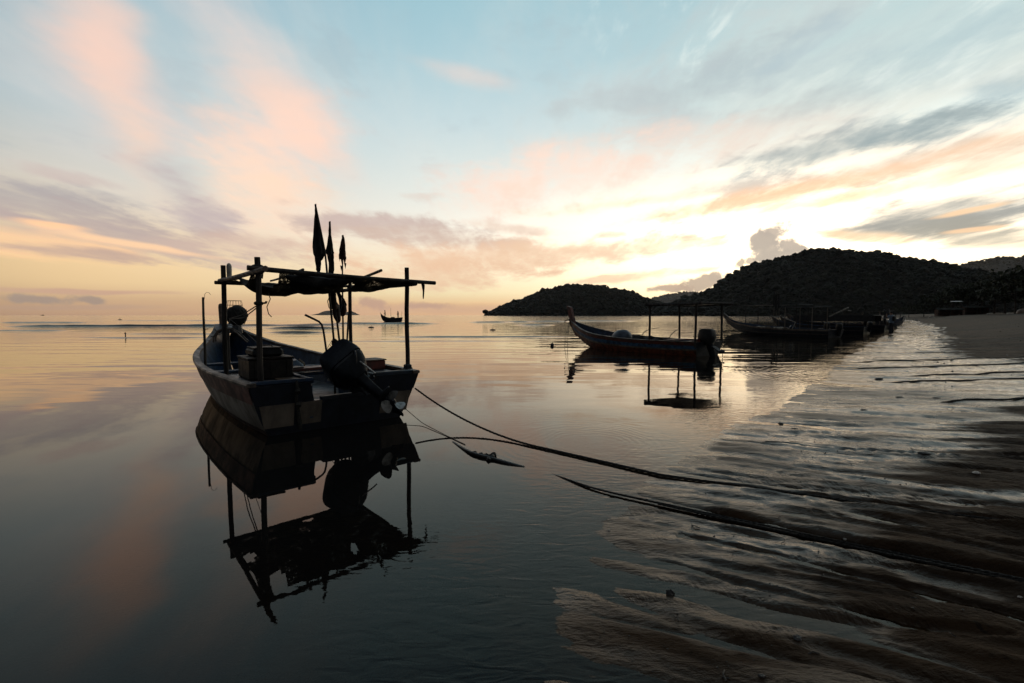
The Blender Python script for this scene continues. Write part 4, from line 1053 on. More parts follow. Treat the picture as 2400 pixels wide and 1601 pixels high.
b = ply(764, 834, 2.0); mb = MB()
mb.tube([ply(u, v, 1.8) - b for u, v in ((781, 793), (772, 808), (764, 822), (758, 838))], .004, 4).tube([ply(u, v, 1.8) - b for u, v in ((774, 808), (779, 818), (776, 828))], .004, 4)
mb.build('line_cord', K['rope2'], t)

# ---------------------------------------------------------------- the striped boat further out
def frame_at(cx, cy, hd):
    Mx = Matrix.Translation((cx, cy, 0)) @ Matrix.Rotation(hd, 4, 'Z'); I = Mx.inverted()
    def on(u, v, y):
        o = I @ Vector((0, 0, CAM_H)); d = I.to_3x3() @ ray(u, v); return o + d * ((y - o.y) / d.y)
    def onx(u, v, x):
        o = I @ Vector((0, 0, CAM_H)); d = I.to_3x3() @ ray(u, v); return o + d * ((x - o.x) / d.x)
    return Mx, on, onx
C2 = Vector((7.22, 17.82, 0)); HD2 = R(37.0)
M2, on2, onx2 = frame_at(C2.x, C2.y, HD2)
sb = thing('fishing_boat', 'striped blue and red fishing boat with tall red stem, afloat right of the near boat', 'boat', C2, HD2)
H2 = Hull([0, 1, 2, 3, 4, 5, 5.9, 6.55, 6.98, 7.22], [.90, .98, 1.02, 1.02, .98, .86, .60, .34, .16, .04],
          [.54, .53, .53, .55, .60, .68, .84, 1.02, 1.17, 1.28], [-.3, -.35, -.37, -.36, -.32, -.24, .0, .34, .68, .98], [.22, .22, .23, .25, .28, .34, .48, .58, .64, .7], rake=.12)
sh = lambda a: (lambda i: H2.H[i] - a - a * .35 * (i / H2.n) ** 2)
H2.band('sheer_strake', K['red'], sb, sh(0), sh(.14), out=.010)
H2.band('blue_stripe', K['bluepaint'], sb, sh(.14), sh(.27))
H2.band('white_stripe', K['white'], sb, sh(.27), sh(.335), out=.004)
H2.band('hull_bottom', K['orange'], sb, sh(.335), lambda i: H2.ZK[i])
H2.inner('inner_hull', K['blue'], sb, .08)
H2.rail('gunwale', K['rail'], sb, w=.07, t=.04)
H2.floor('floor_boards', K['deck'], sb, .14, .2, 6.2)
yt2 = lambda z: -.12 * z / .54
mb = MB(); xs = [(z, H2.x(0, z)) for z in (-.28, -.1, .1, .3, .53)]
slab(mb, [(-x, z) for z, x in xs[::-1]] + [(x, z) for z, x in xs], yt2, .06); mb.build('transom', K['dark'], sb)
MB().box((0, .55, .47), (1.7, 1.1, .04)).build('aft_deck', K['red'], sb)
for y in (2.0, 3.4, 4.8): MB().rbox((0, y, .42), (2 * H2.at(H2.B, y) * .92 - .1, .2, .04), .008).build('thwart', K['blue'], sb)
# tall stem, square red baulk
a = on2(1341, 752, 7.35); b = on2(1332, 721, 7.75)
MB().loft([[(-.05, 6.70, .5), (.05, 6.70, .5), (.05, 6.85, .5), (-.05, 6.85, .5)], [(-.07, 6.92, .98), (.07, 6.92, .98), (.07, 7.20, 1.02), (-.07, 7.20, 1.02)], [(-.075, 7.02, 1.36), (.075, 7.02, 1.36), (.075, 7.28, 1.38), (-.075, 7.28, 1.38)], [(-.08, 7.20, 1.88), (.08, 7.20, 1.88), (.08, 7.46, 1.95), (-.08, 7.46, 1.95)]]).build('stem_post', K['red'], sb)
MB().loft([[(-.04, 7.14, .95), (.04, 7.14, .95), (.04, 7.23, .95), (-.04, 7.23, .95)], [(-.04, 7.20, 1.25), (.04, 7.20, 1.25), (.04, 7.32, 1.25), (-.04, 7.32, 1.25)]]).build('stem_face', K['dark'], sb)
# awning: four posts, a flat black roof sheet
p1 = onx2(1522, 800, -.95); p3 = onx2(1629, 798, -.92)
q2 = (.95, p1.y + .05); q4 = (.92, p3.y + .05)
zr = 1.93
AW = [((-.95, p1.y), (-.95, p1.y)), ((q2[0], q2[1] - .1), (q2[0] + .1, q2[1])), ((-.92, p3.y), (-.92 + .03, p3.y)), ((q4[0], q4[1]), (q4[0] + .0, q4[1] + .02))]
for (x0, y0), (x1, y1) in AW:
    MB().tube([(x0, y0, .35), ((x0 + x1) / 2 + .008, (y0 + y1) / 2, 1.1), (x1, y1, zr)], .042, 7).build('awning_post', K['post'], sb, smooth=True)
ya, yb = p3.y - .25, p1.y + .1
V = []; n = 14
for j in range(n + 1):
    for i in range(n + 1):
        u, v = i / n, j / n; V.append((-1.0 + 2.1 * u, ya + (yb - ya) * v, zr + .015 - .05 * math.sin(math.pi * u) * math.sin(math.pi * v) - (.05 if j == n else 0) * abs(math.sin(i * 2.1)) + .008 * math.sin(i * 1.7 + j * 2.3)))
o = link_mesh('awning_sheet', V, [(j * (n + 1) + i, j * (n + 1) + i + 1, (j + 1) * (n + 1) + i + 1, (j + 1) * (n + 1) + i) for j in range(n) for i in range(n)], K['blacktarp'], sb, smooth=True)
so = o.modifiers.new('thickness', 'SOLIDIFY'); so.thickness = .03
for x in (-1.0, 1.08): MB().tube([(x, ya - .05, zr - .02), (x + .01, (ya + yb) / 2, zr - .05), (x, yb + .05, zr - .03)], [.045, .04, .06], 6).build('awning_beam', K['post'], sb)
for y in (ya, yb): MB().tube([(-1.05, y, zr - .0), (1.12, y, zr - .0)], .045, 6).build('awning_beam', K['post'], sb)
# outboard under a black cover at the stern
mo = MB().loft([[(-.25 + w * math.copysign(abs(math.cos(t)) ** .6, math.cos(t)), -.12 + d * math.copysign(abs(math.sin(t)) ** .6, math.sin(t)), z) for t in np.linspace(0, 2 * math.pi, 13)[:-1]] for z, w, d in ((.42, .16, .2), (.60, .22, .30), (.78, .23, .31), (.95, .20, .26), (1.0, .14, .18))]).build('outboard_motor', K['blacktarp'], sb, smooth=True)
MB().loft([[(-.25 + w * math.cos(t), y + d * math.sin(t), z) for t in np.linspace(0, 2 * math.pi, 11)[:-1]] for z, w, d, y in ((.45, .10, .14, -.22), (.1, .07, .12, -.34), (-.05, .06, .11, -.38))]).build('drive_leg', K['motor2'], mo, smooth=True)
MB().rbox((-.25, -.5, .30), (.26, .34, .03), .008, (.5, 0, 0)).build('cavitation_plate', K['motor2'], mo)
MB().tube([(-.25, -.62, .16), (-.25, -.80, .22)], [.05, .03], 8).build('propeller_hub', K['dark'], mo)
for k in range(3):
    a = k * 2.09 + .4; MB().rbox((-.25 + .09 * math.cos(a), -.74, .19 + .09 * math.sin(a)), (.16, .02, .08), .006, (0, -a, .5)).build('propeller_blade', K['dark'], mo)
MB().tube([(.05, .15, .66), (-.25, .45, .70)], .02, 6).build('tiller_arm', K['dark'], mo)
# bow lines
for dx, e in ((0, -.25), (.12, -.05)):
    a = Vector((-.05, 7.26, 1.24)); c = M2.inverted() @ gp(1323 + 60 * dx, 813)
    MB().tube([a, a.lerp(c, .3) + Vector((0, .02, .0)), a.lerp(c, .65) + Vector((0, .05, -.02)), c], .010, 5).build('bow_line', K['rope'], sb)
MB().ball((-.03, 7.26, 1.26), .07, 8, (1.2, .8, .8), .3).tube([(-.05, 7.30, 1.27), (-.14, 7.48, 1.24), (-.12, 7.52, 1.14)], .03, 6).build('rope_knot', K['rope'], sb, smooth=True)
def onb2(nm, lab, cat, x, y, z): return thing(nm, lab, cat, M2 @ Vector((x, y, z)), HD2)
t = onb2('tarp_heap', 'rounded grey blue tarp heap inside the striped boat', 'tarp', -.15, 3.9, .40)
MB().ball((0, 0, .12), .42, 14, (.95, 1.15, .85), .10, 9).build('tarp_cover', K['tarp'], t, smooth=True)
t = onb2('net_heap', 'low dark heap of nets behind the tarp in the striped boat', 'net', -.1, 2.75, .36)
for x, y, r_ in ((0, .25, .30), (.05, -.3, .27), (-.1, -.75, .22)): MB().ball((x, y, .08), r_, 10, (1.1, 1.2, .75), .25, int(r_ * 100)).build('net_lump', K['flag'], t, smooth=True)
t = onb2('red_cloth', 'bright red cloth draped at the stern corner of the striped boat', 'cloth', -.55, .15, .50)
MB().loft([[(-.30, -.05, -.10), (-.28, .12, 0), (-.26, .08, .02), (-.31, -.08, -.06)], [(-.05, -.12, .02), (-.03, .16, .02), (0, .1, .10), (-.04, -.1, .12)], [(.22, -.16, .02), (.25, .12, .02), (.24, .06, .14), (.2, -.12, .16)], [(.42, -.12, .03), (.44, .05, .03), (.43, .03, .10), (.41, -.1, .10)]]).build('cloth_folds', K['red'], t, smooth=True)
for k, (px_, lab) in enumerate((((1504, 787, 1510, 778, 1522, 772, 1544, 768.5), 'forward bent stick rising from the nets of the striped boat'), ((1566, 797, 1571, 787, 1580, 777, 1592, 770.5), 'aft bent stick between the awning posts of the striped boat'))):
    y = 3.1 - 1.2 * k; P = [on2(px_[i], px_[i + 1], y) for i in range(0, 8, 2)]
    t = onb2('bent_stick', lab, 'stick', *P[0]); MB().tube([p - P[0] for p in [P[0] + Vector((0, 0, -.25))] + P], [.02, .02, .018, .016, .012], 6).build('stick_shaft', K['bamboo'], t, smooth=True)
t = onb2('red_board', 'red board laid across the stern of the striped boat', 'board', -.05, 1.25, .55)
MB().rbox((0, 0, 0), (1.2, .28, .05), .01).build('board_plate', K['red'], t)

# ---------------------------------------------------------------- boats along the beach
def shore_boat(cx, cy, hd_deg, L, label, s=1.0, bow=1.5, stem=.0, hullm='dark', strake='white', awn=None, extra=None):
    t = thing('moored_boat', label, 'boat', (cx, cy, 0), R(hd_deg), 'boats moored along the beach')
    f = L / 8.0
    h = Hull([0, 1 * f, 2.5 * f, 4 * f, 5.2 * f, 6.2 * f, 7 * f, 7.6 * f, 8 * f], [.9 * s, .98 * s, 1.02 * s, .98 * s, .86 * s, .62 * s, .36 * s, .18 * s, .05],
             [.55, .54, .55, .60, .68, .82, bow * .68, bow * .84, bow], [-.3, -.33, -.34, -.3, -.2, .02, .3, .62, bow - .3], [.22, .22, .23, .26, .32, .45, .55, .62, .7], rake=.1, n=26)
    h.band('sheer_strake', K[strake], t, lambda i: h.H[i], lambda i: h.H[i] - .11, 1, out=.012)
    h.band('hull', K[hullm], t, lambda i: h.H[i] - .11, lambda i: .24 + .5 * max(0, h.H[i] - .6), 2)
    h.band('hull_stripe', K['white'], t, lambda i: .24 + .5 * max(0, h.H[i] - .6), lambda i: .21 + .5 * max(0, h.H[i] - .6), 1, out=.004)
    h.band('hull_bottom', K[hullm if hullm != 'white' else 'boot'], t, lambda i: .21 + .5 * max(0, h.H[i] - .6), lambda i: h.ZK[i], 2)
    h.inner('inner_hull', K['blue'], t, .1)
    h.floor('floor_boards', K['deck'], t, .2, .1, 6 * f)
    mb = MB(); xs = [(z, h.x(0, z)) for z in (-.25, 0, .3, .54)]
    slab(mb, [(-x, z) for z, x in xs[::-1]] + [(x, z) for z, x in xs], lambda z: -.1 * z / .55, .06); mb.build('transom', K['dark'], t)
    MB().loft([[(-.06, 7.6 * f, bow * .55), (.06, 7.6 * f, bow * .55), (.06, 7.8 * f, bow * .55), (-.06, 7.8 * f, bow * .55)], [(-.07, 7.85 * f, bow), (.07, 7.85 * f, bow), (.07, 8.1 * f, bow * .98), (-.07, 8.1 * f, bow * .98)], [(-.06, 8.1 * f + .35 * stem, bow + .5 * stem + .05), (.06, 8.1 * f + .35 * stem, bow + .5 * stem + .05), (.06, 8.3 * f + .4 * stem, bow + .55 * stem + .05), (-.06, 8.3 * f + .4 * stem, bow + .55 * stem + .05)]]).build('stem_post', K['rail'], t)
    MB().loft([[(.2 + .18 * w * math.cos(q), -.15 + .2 * w * math.sin(q), z) for q in np.linspace(0, 6.283, 9)[:-1]] for z, w in ((.1, .5), (.5, .7), (.62, 1.1), (.9, 1.0), (.98, .5))]).build('outboard_motor', K['blacktarp'], t, smooth=True)
    if awn:
        y0, y1, z, m, pm = awn
        for x, y in ((-.85 * s, y0), (.85 * s, y0), (-.85 * s, y1), (.85 * s, y1)): MB().tube([(x, y, .3), (x, y, z)], .035, 6).build('awning_post', K[pm], t)
        MB().rbox((0, (y0 + y1) / 2, z + .03), (2.0 * s, y1 - y0 + .5, .06), .02).build('awning_sheet', K[m], t)
    return t
b1 = shore_boat(21.3, 31.9, 27, 8.4, 'long low dark boat with a white gunwale line, nearest of the row along the beach', bow=1.35, stem=.55, awn=(1.0, 2.9, 2.05, 'blacktarp', 'white'))
MB().tube([(.9, .9, 1.4), (.9, -.3, 2.0)], .045, 6).build('brace_pole', K['foam'], b1)
MB().tube([(-.8, 2.4, .5), (-.75, 2.2, 1.0), (-.7, 3.2, 1.35)], .03, 6).build('rack_pole', K['foam'], b1)
for x, y, hh, lean, fl_ in ((-.5, 4.0, 3.05, .03, 'tallest dark flag in the nearest beach boat of the row, towards its bow'), (-.42, 3.85, 2.8, -.02, 'shortest dark flag between two others in the nearest beach boat'), (-.32, 3.7, 2.95, -.05, 'rearmost dark flag of the three in the nearest beach boat')):
    c = Matrix.Translation((21.3, 31.9, 0)) @ Matrix.Rotation(R(27), 4, 'Z') @ Vector((x, y, .2))
    t = thing('marker_flag', fl_, 'flag', c, R(27), 'marker flags in the long beach boat')
    MB().tube([(0, 0, 0), (lean * .5, 0, hh * .5), (lean, 0, hh)], .022, 6).build('flag_pole', K['rail'], t)
    MB().loft([[(lean - .02, -.02, hh), (lean + .02, -.02, hh), (lean + .02, .02, hh), (lean - .02, .02, hh)], [(lean - .15, -.03, hh - .7), (lean + .08, -.02, hh - .75), (lean + .08, .02, hh - .75), (lean - .15, .02, hh - .7)], [(lean - .04, -.03, hh - 1.2), (lean + .05, -.02, hh - 1.1), (lean + .05, .02, hh - 1.1), (lean - .04, .02, hh - 1.2)]]).build('pennant', K['flag'], t, smooth=True)
c = Matrix.Translation((21.3, 31.9, 0)) @ Matrix.Rotation(R(27), 4, 'Z') @ Vector((0, 4.6, .5))
t = thing('net_pile', 'pale heap of nets and blue float amidships in the long beach boat', 'net', c, R(27))
for k in range(7): MB().ball((-.3 + .1 * (k % 3), -1.4 + .45 * k, .02), .18 + .03 * (k % 2), 8, (1.2, 1.3, .7), .35, k).build('net_lump', K['foam' if k % 3 else 'rope2'], t)
MB().ball((-.3, -1.9, .12), .2, 10).build('blue_float', K['blue'], t, smooth=True)
shore_boat(22.9, 35.6, 31, 8.0, 'dark boat lying just behind the long beach boat, only its bow showing', bow=1.3, stem=.35, strake='dark', awn=(1.5, 5.6, 2.28, 'blacktarp', 'post'))
b3 = shore_boat(34.5, 44.5, 40, 9.0, 'covered dark boat with a low black tarp roof behind the long beach boat', s=1.25, bow=1.35, strake='dark', awn=(1.0, 7.2, 1.45, 'blacktarp', 'post'))
for sd in (-1, 1): MB().rbox((sd * 1.22, 4.1, 1.18), (.04, 6.8, .55), .01).build('tarp_side', K['blacktarp'], b3)
b5 = shore_boat(37.6, 48.5, 52, 8.6, 'dark blue beach boat with pale gunwale and small frame awning', s=1.1, bow=1.5, stem=.3, hullm='blue', awn=(.6, 2.0, 1.85, 'blacktarp', 'rail'))
shore_boat(40.8, 55.5, 58, 8.0, 'dark boat with a pale rail, second last of the row', bow=1.5, stem=.25, strake='rail')
shore_boat(28.9, 39.4, 37, 7.4, 'dark boat lying close behind the stern of the long beach boat', bow=1.3, stem=.2, strake='dark')
shore_boat(34.0, 46.8, 47, 7.2, 'dark low boat with a red top plank in the middle of the row', bow=1.35, stem=.2, strake='red', awn=(1.4, 3.2, 1.9, 'blacktarp', 'post'))
b6 = shore_boat(51.4, 67.0, -62, 5.6, 'small blue boat ending the row, its bow up on the sand', s=1.1, bow=1.25, hullm='blue', strake='blue', awn=(1.2, 2.4, 1.6, 'blacktarp', 'post'))
for o in (b6,): o.location.z = .12
MB().tube([(.55, 4.2, .55), (.62, 4.5, 1.2)], [.10, .12], 8).build('fender', K['foam'], b6, smooth=True)
MB().loft([[(-.5, .9, .9), (.4, .9, .9), (.4, 1.6, .9), (-.5, 1.6, .9)], [(-.08, 1.2, 2.3), (.08, 1.2, 2.3), (.08, 1.3, 2.3), (-.08, 1.3, 2.3)]]).build('folded_sail', K['blacktarp'], b6)

# ---------------------------------------------------------------- far fishing boat with two people
fz = 108.0
fb = thing('rowing_boat', 'small dark open boat far out on the water with two people aboard', 'boat', dp(941, 751, fz) * 1.0, R(90))
fb.location.z = 0
hF = Hull([0, .8, 2, 3, 3.8, 4.3, 4.6], [.62, .70, .75, .66, .42, .18, .03], [1.0, .92, .88, .95, 1.2, 1.55, 1.85], [-.2, -.25, -.25, -.2, 0, .5, 1.2], [.25, .25, .26, .3, .45, .6, .7], n=22)
hF.band('hull', K['dark'], fb, lambda i: hF.H[i], lambda i: hF.ZK[i], 4)
hF.inner('inner_hull', K['dark'], fb, .1)
hF.floor('floor_boards', K['dark'], fb, .60, .1, 3.9)
mb = MB(); slab(mb, [(-.62, 1.0), (-.5, -.2), (.5, -.2), (.62, 1.0)], lambda z: 0, .05); mb.build('transom', K['dark'], fb)
MB().tube([(.1, 2.35, .2), (.1, 2.4, 3.0)], .03, 5).build('mast', K['dark'], fb)
MB().tube([(0, -.02, .2), (0, -.1, 2.3)], .025, 5).build('stern_pole', K['dark'], fb)
MB().tube([(0, 4.55, 1.6), (0, 4.75, 2.1)], .04, 5).build('stem_post', K['dark'], fb)
MB().rbox((0, 1.9, .95), (.5, .7, .25), .02).build('engine_box', K['dark'], fb)

def person(label, loc, rz, joints, edges, m, head, parts, height=1.0):
    """one skinned body grown from a joint skeleton: name -> (x,y,z,radius)"""
    names = list(joints); me = bpy.data.meshes.new('person')
    me.from_pydata([joints[n][:3] for n in names], [(names.index(a), names.index(b)) for a, b in edges], [])
    o = bpy.data.objects.new('person', me); col.objects.link(o)
    o.location = loc; o.rotation_euler = (0, 0, rz); tagged(o, label, 'person')
    sk = o.modifiers.new('skin', 'SKIN'); sk.use_smooth_shade = True
    for i, n in enumerate(names):
        r_ = joints[n][3]; me.skin_vertices[0].data[i].radius = (r_, r_ * (.72 if n in ('chest', 'pelvis', 'belly') else 1))
    me.skin_vertices[0].data[0].use_root = True
    ss = o.modifiers.new('smooth', 'SUBSURF'); ss.levels = 1; ss.render_levels = 1
    me.materials.append(m)
    for nm, mb_, mm in parts: mb_.build(nm, mm, o, smooth=True)
    return o
def human(pose):
    J = dict(pelvis=(0, 0, .93, .165), belly=(0, 0, 1.1, .15), chest=(0, .01, 1.32, .175), neck=(0, .02, 1.50, .06), head0=(0, .04, 1.60, .085), head1=(0, .05, 1.72, .09),
             shl=(-.19, 0, 1.42, .065), ell=(-.26, -.03, 1.15, .045), wrl=(-.22, .12, .94, .034), hal=(-.2, .16, .87, .042),
             shr=(.19, 0, 1.42, .065), elr=(.27, -.03, 1.15, .045), wrr=(.25, .1, .93, .034), har=(.24, .14, .86, .042),
             hipl=(-.095, 0, .86, .105), knl=(-.11, .02, .48, .07), anl=(-.11, -.02, .08, .05), tol=(-.13, .14, .03, .04),
             hipr=(.095, 0, .86, .105), knr=(.11, .02, .48, .07), anr=(.12, -.02, .08, .05), tor=(.14, .14, .03, .04))
    J.update(pose)
    E_ = [('pelvis', 'belly'), ('belly', 'chest'), ('chest', 'neck'), ('neck', 'head0'), ('head0', 'head1')]
    for s in 'lr': E_ += [('chest', 'sh' + s), ('sh' + s, 'el' + s), ('el' + s, 'wr' + s), ('wr' + s, 'ha' + s), ('pelvis', 'hip' + s), ('hip' + s, 'kn' + s), ('kn' + s, 'an' + s), ('an' + s, 'to' + s)]
    return J, E_
def head_parts(shirt=True, hx=0, hy=.05, hz=1.66):
    P = [('hair', MB().ball((hx, hy - .02, hz + .05), .108, 10, (.95, 1.05, .85), .05, 1), K['hair']),
         ('nose', MB().ball((hx, hy + .10, hz - .01), .022, 6, (.8, 1, 1.2)), K['skin'])]
    for sx in (-.085, .085): P.append(('ear', MB().ball((hx + sx, hy, hz), .03, 6, (.4, .7, 1)), K['skin']))
    return P
FM = Matrix.Translation(fb.location) @ Matrix.Rotation(R(90), 4, 'Z')
J, E_ = human({'ell': (-.35, .1, 1.2, .045), 'wrl': (-.3, .35, 1.1, .034), 'hal': (-.28, .42, 1.08, .042)})
person('standing person at the raised bow of the far small boat', FM @ Vector((0, 3.65, .80)), R(120), J, E_, K['flag'], None, head_parts())
J, E_ = human({'elr': (.3, .15, 1.2, .045), 'wrr': (.2, .35, 1.12, .034), 'har': (.18, .4, 1.1, .042)})
person('standing person at the stern of the far small boat', FM @ Vector((0, .75, .62)), R(70), J, E_, K['flag'], None, head_parts())

# person on the wet sand
J, E_ = human({'shl': (-.2, .02, 1.43, .07), 'ell': (-.36, .12, 1.30, .05), 'wrl': (-.30, .20, 1.52, .037), 'hal': (-.27, .21, 1.60, .045), 'knl': (-.10, .03, .48, .075), 'knr': (.10, .0, .48, .075),
               'anl': (-.09, 0, .08, .055), 'anr': (.11, -.03, .08, .055)})
cloth = [('shirt', MB().loft([[(w * math.cos(q), .005 + d * math.sin(q), z) for q in np.linspace(0, 6.283, 15)[:-1]] for z, w, d in ((.86, .20, .145), (1.0, .195, .14), (1.2, .205, .145), (1.38, .225, .14), (1.47, .15, .10), (1.5, .085, .075))]), K['shirt']),
         ('backpack', MB().rbox((-.03, -.19, 1.22), (.28, .16, .40), .04), K['blacktarp'])]
for s in (-1, 1):
    cloth.append(('trouser_leg', MB().loft([[(s * x + w * math.cos(q), y + w * math.sin(q), z) for q in np.linspace(0, 6.283, 13)[:-1]] for z, w, x, y in ((.90, .125, .085, 0), (.7, .118, .098, .01), (.48, .095, .10, .015), (.25, .088, .10, 0), (.07, .085, .10, -.01))]), K['trousers']))
cloth.append(('sleeve', MB().tube([(-.19, .02, 1.43), (-.28, .08, 1.36), (-.34, .11, 1.31)], [.09, .078, .07], 10), K['shirt']))
cloth.append(('sleeve', MB().tube([(.19, 0, 1.43), (.235, -.02, 1.29), (.26, -.03, 1.20)], [.09, .075, .068], 10), K['shirt']))
pp_ = gp(2088, 784.5); ph = float(terrain(np.array([pp_.x]), np.array([pp_.y]))[0][0])
per = person('person in pale blue shirt and dark trousers standing on the wet sand', (pp_.x, pp_.y, max(ph, -.03) - .0), R(25), J, E_, K['skin'], None, cloth + head_parts())
cam_c = Matrix.Translation(per.location) @ Matrix.Rotation(R(25), 4, 'Z') @ Vector((-.31, .24, 1.64))
t = thing('dark_rod', 'short dark rod held up at the shoulder by the person on the sand', 'rod', cam_c, R(25))
MB().tube([(.10, 0, -.16), (-.10, .02, .10), (-.22, .03, .24)], [.035, .05, .06], 7).build('rod_body', K['dark'], t, smooth=True)

# ---------------------------------------------------------------- sheds, trees and litter at the top of the beach
def gz(x, y): return float(terrain(np.array([float(x)]), np.array([float(y)]))[0][0])
def shed(x, y, w, d, h, rz, label, wallm='rust', roof='roofm', pitch=.5, openb=False):
    t = thing('beach_shed', label, 'shed', (x, y, gz(x, y) - .1), rz, 'sheds at the top of the beach')
    nb_ = max(3, int(w / 1.1))
    for k in range(nb_):
        xx = -w / 2 + w * (k + .5) / nb_
        if openb and k in (nb_ // 2,): continue
        MB().box((xx, -d / 2 + .02 * (k % 2), h / 2), (w / nb_ - .03, .05, h)).build('wall_panel', K[wallm], t)
    MB().box((0, d / 2, h / 2), (w, .06, h)).build('back_wall', K[wallm], t)
    for sx in (-1, 1): MB().box((sx * w / 2, 0, h / 2), (.06, d - .12, h)).build('side_wall', K[wallm], t)
    MB().box((0, -d / 2 + .3, h + .08), (w + 1.0, d * .5 + .8, .07), (.22, 0, 0)).box((0, d / 2 - .3, h + .10), (w + .9, d * .5 + .7, .06), (-.22, 0, 0)).build('roof', K[roof], t)
    for sx in (-1, 0, 1): MB().box((sx * w * .48, -d / 2 - .5, h / 2), (.1, .1, h)).build('roof_post', K['post'], t)
    return t
def at_px(u, y, v=None): d = ray(u, 738); return d.x / d.y * y
SY = 150
shed(at_px(2222, SY), SY, 5.6, 4, 2.1, R(-28), 'rusty red sheet walled shed left of the other under the trees')
shed(at_px(2284, SY + 2), SY + 2, 5.4, 4, 2.4, R(-30), 'reddish shed with an open bay, right of the other shed', openb=True)
t = thing('tin_sheet', 'pale strip of tin sheet lying up on the roofs of the sheds', 'sheet', (at_px(2240, SY - 1), SY - 1, gz(at_px(2240, SY - 1), SY - 1) + 4.3), R(-30))
MB().rbox((0, 0, 0), (2.7, .9, .06), .01, (.18, 0, 0)).build('sheet_face', K['palesheet'], t)
MB().tube([(-1.1, .2, -.05), (-1.1, .2, -4.3)], .06, 6).tube([(1.1, .2, -.05), (1.1, .2, -4.3)], .06, 6).build('sheet_post', K['post'], t)
def tree(x, y, h, w, seed, label):
    rs = np.random.RandomState(seed); z0 = gz(x, y) - .2
    t = thing('beach_tree', label, 'tree', (x, y, z0), rs.rand() * 6, 'trees behind the beach')
    lean = (rs.rand(2) - .5) * h * .12
    top = Vector((lean[0], lean[1], h * .62))
    tr = MB().tube([(0, 0, 0), (lean[0] * .3, lean[1] * .3, h * .25), tuple(top)], [h * .030, h * .022, h * .010], 8).build('trunk', K['bark'], t, smooth=True)
    ends = []
    for k in range(6):
        a = k * 1.05 + rs.rand(); st_ = Vector((lean[0] * .4, lean[1] * .4, h * (.28 + .05 * k)))
        en = Vector((math.cos(a) * w * (.30 + .2 * rs.rand()), math.sin(a) * w * (.30 + .2 * rs.rand()), h * (.5 + .38 * rs.rand())))
        MB().tube([st_, st_.lerp(en, .5) + Vector((0, 0, -.02 * h)), en], [h * .012, h * .008, h * .004], 6).build('limb', K['bark'], tr, smooth=True); ends.append(en)
    ends += [top * 1.25]
    n = 900; C_ = []
    for k in range(n):
        e = ends[rs.randint(len(ends))]; v = np.clip(rs.randn(3), -1.7, 1.7) * np.array([w * .17, w * .17, h * .10]); p = np.array(e) + v
        if p[2] > h * .16: C_.append(p)
    C_ = np.array(C_); S_ = h * (.012 + .030 * rs.rand(len(C_)) ** 2)
    k = 4; ang = rs.rand(len(C_), 1) * 6.28 + np.array([[0, 1.57, 3.14, 4.71]])
    tl = rs.randn(len(C_), 1, 3); nx = rs.randn(len(C_), 3); nx /= np.linalg.norm(nx, axis=1, keepdims=True)
    ux = np.cross(nx, [0.3, .2, 1]); ux /= np.linalg.norm(ux, axis=1, keepdims=True); vx = np.cross(nx, ux)
    r_ = S_[:, None] * (1.2 + .7 * rs.rand(len(C_), 4))
    Vv = C_[:, None, :] + ux[:, None, :] * (np.cos(ang) * r_)[..., None] + vx[:, None, :] * (np.sin(ang) * r_)[..., None]
    Vv += nx[:, None, :] * (S_[:, None, None] * np.array([[[.3], [-.3], [.3], [-.3]]]))
    Fq = (np.arange(len(C_)) * 4)[:, None] + np.array([[0, 1, 2, 3]])
    np_mesh('crown', Vv.reshape(-1, 3), Fq, K['crown'], smooth=False, parent=t)
    return t
TR = [(2165, 185, 5.5, 8, 'lowest round bush tree at the left end of the beach trees'), (2195, 178, 8.5, 10, 'low tree just left of the red sheds'), (2232, 172, 10.5, 11, 'broad tree behind the left shed'),
      (2268, 168, 11.5, 12, 'broad tree between the two sheds'), (2300, 166, 12, 12, 'dense tree behind the right shed'), (2330, 160, 12, 11, 'dense tree just right of the right shed'),
      (2355, 150, 11, 11, 'tall tree third from the right edge of the trees'), (2380, 140, 11.5, 11, 'tall tree second from the right edge of the trees'), (2412, 128, 12.0, 12, 'tallest tree at the right edge of the picture'),
      (2450, 130, 13, 12, 'tree past the right edge of the picture'), (2130, 215, 5, 8, 'far low bush where the sand ends by the boats')]
for k, (u, y, h_, w_, lab) in enumerate(TR): tree(at_px(u, y), y, h_, w_, 20 + k, lab)
def lump(nm, lab, cat, x, y, r_, m, sc_=(1, 1, .7), seed=0, z=None, group=None):
    t = MB().ball((0, 0, 0), r_, 9, sc_, .5, seed).build(nm, K[m], None)
    t.location = (x, y, (gz(x, y) if z is None else z) + r_ * sc_[2] * .35); tagged(t, lab, cat, group); return t
t = thing('upturned_boat', 'tan rounded upturned hull at the right edge of the beach top', 'boat', (at_px(2396, 118), 118, gz(at_px(2396, 118), 118)), R(20))
MB().ball((0, 0, .0), 1.0, 14, (1.6, 1.0, 1.2), .06, 3).build('hull_shell', K['plank'], t, smooth=True)
for k, (u, y, r_, m, lab) in enumerate([(2364, 120, .35, 'foam', 'white plastic sack left of the upturned hull'), (2372, 120, .22, 'foam', 'smaller white scrap beside the sack'), (2382, 121, .25, 'rope2', 'tan scrap just left of the upturned hull'),
      (2181, 146, .5, 'foam', 'grey heap of rubble in front of the left shed'), (2188, 144, .3, 'foam', 'small pale heap just right of the rubble'), (2248, 140, .3, 'plank', 'tan lump in front of the gap between the sheds'), (2148, 120, .35, 'foam', 'pale scrap at the end of the boats'), (2316, 138, .3, 'foam', 'pale scrap under the dense tree'), (2362, 122, .25, 'red', 'reddish scrap below the white sack')]):
    x = at_px(u, y); lump('beach_litter', lab, 'litter', x, y, r_, m, (1.3, 1, .7), k)

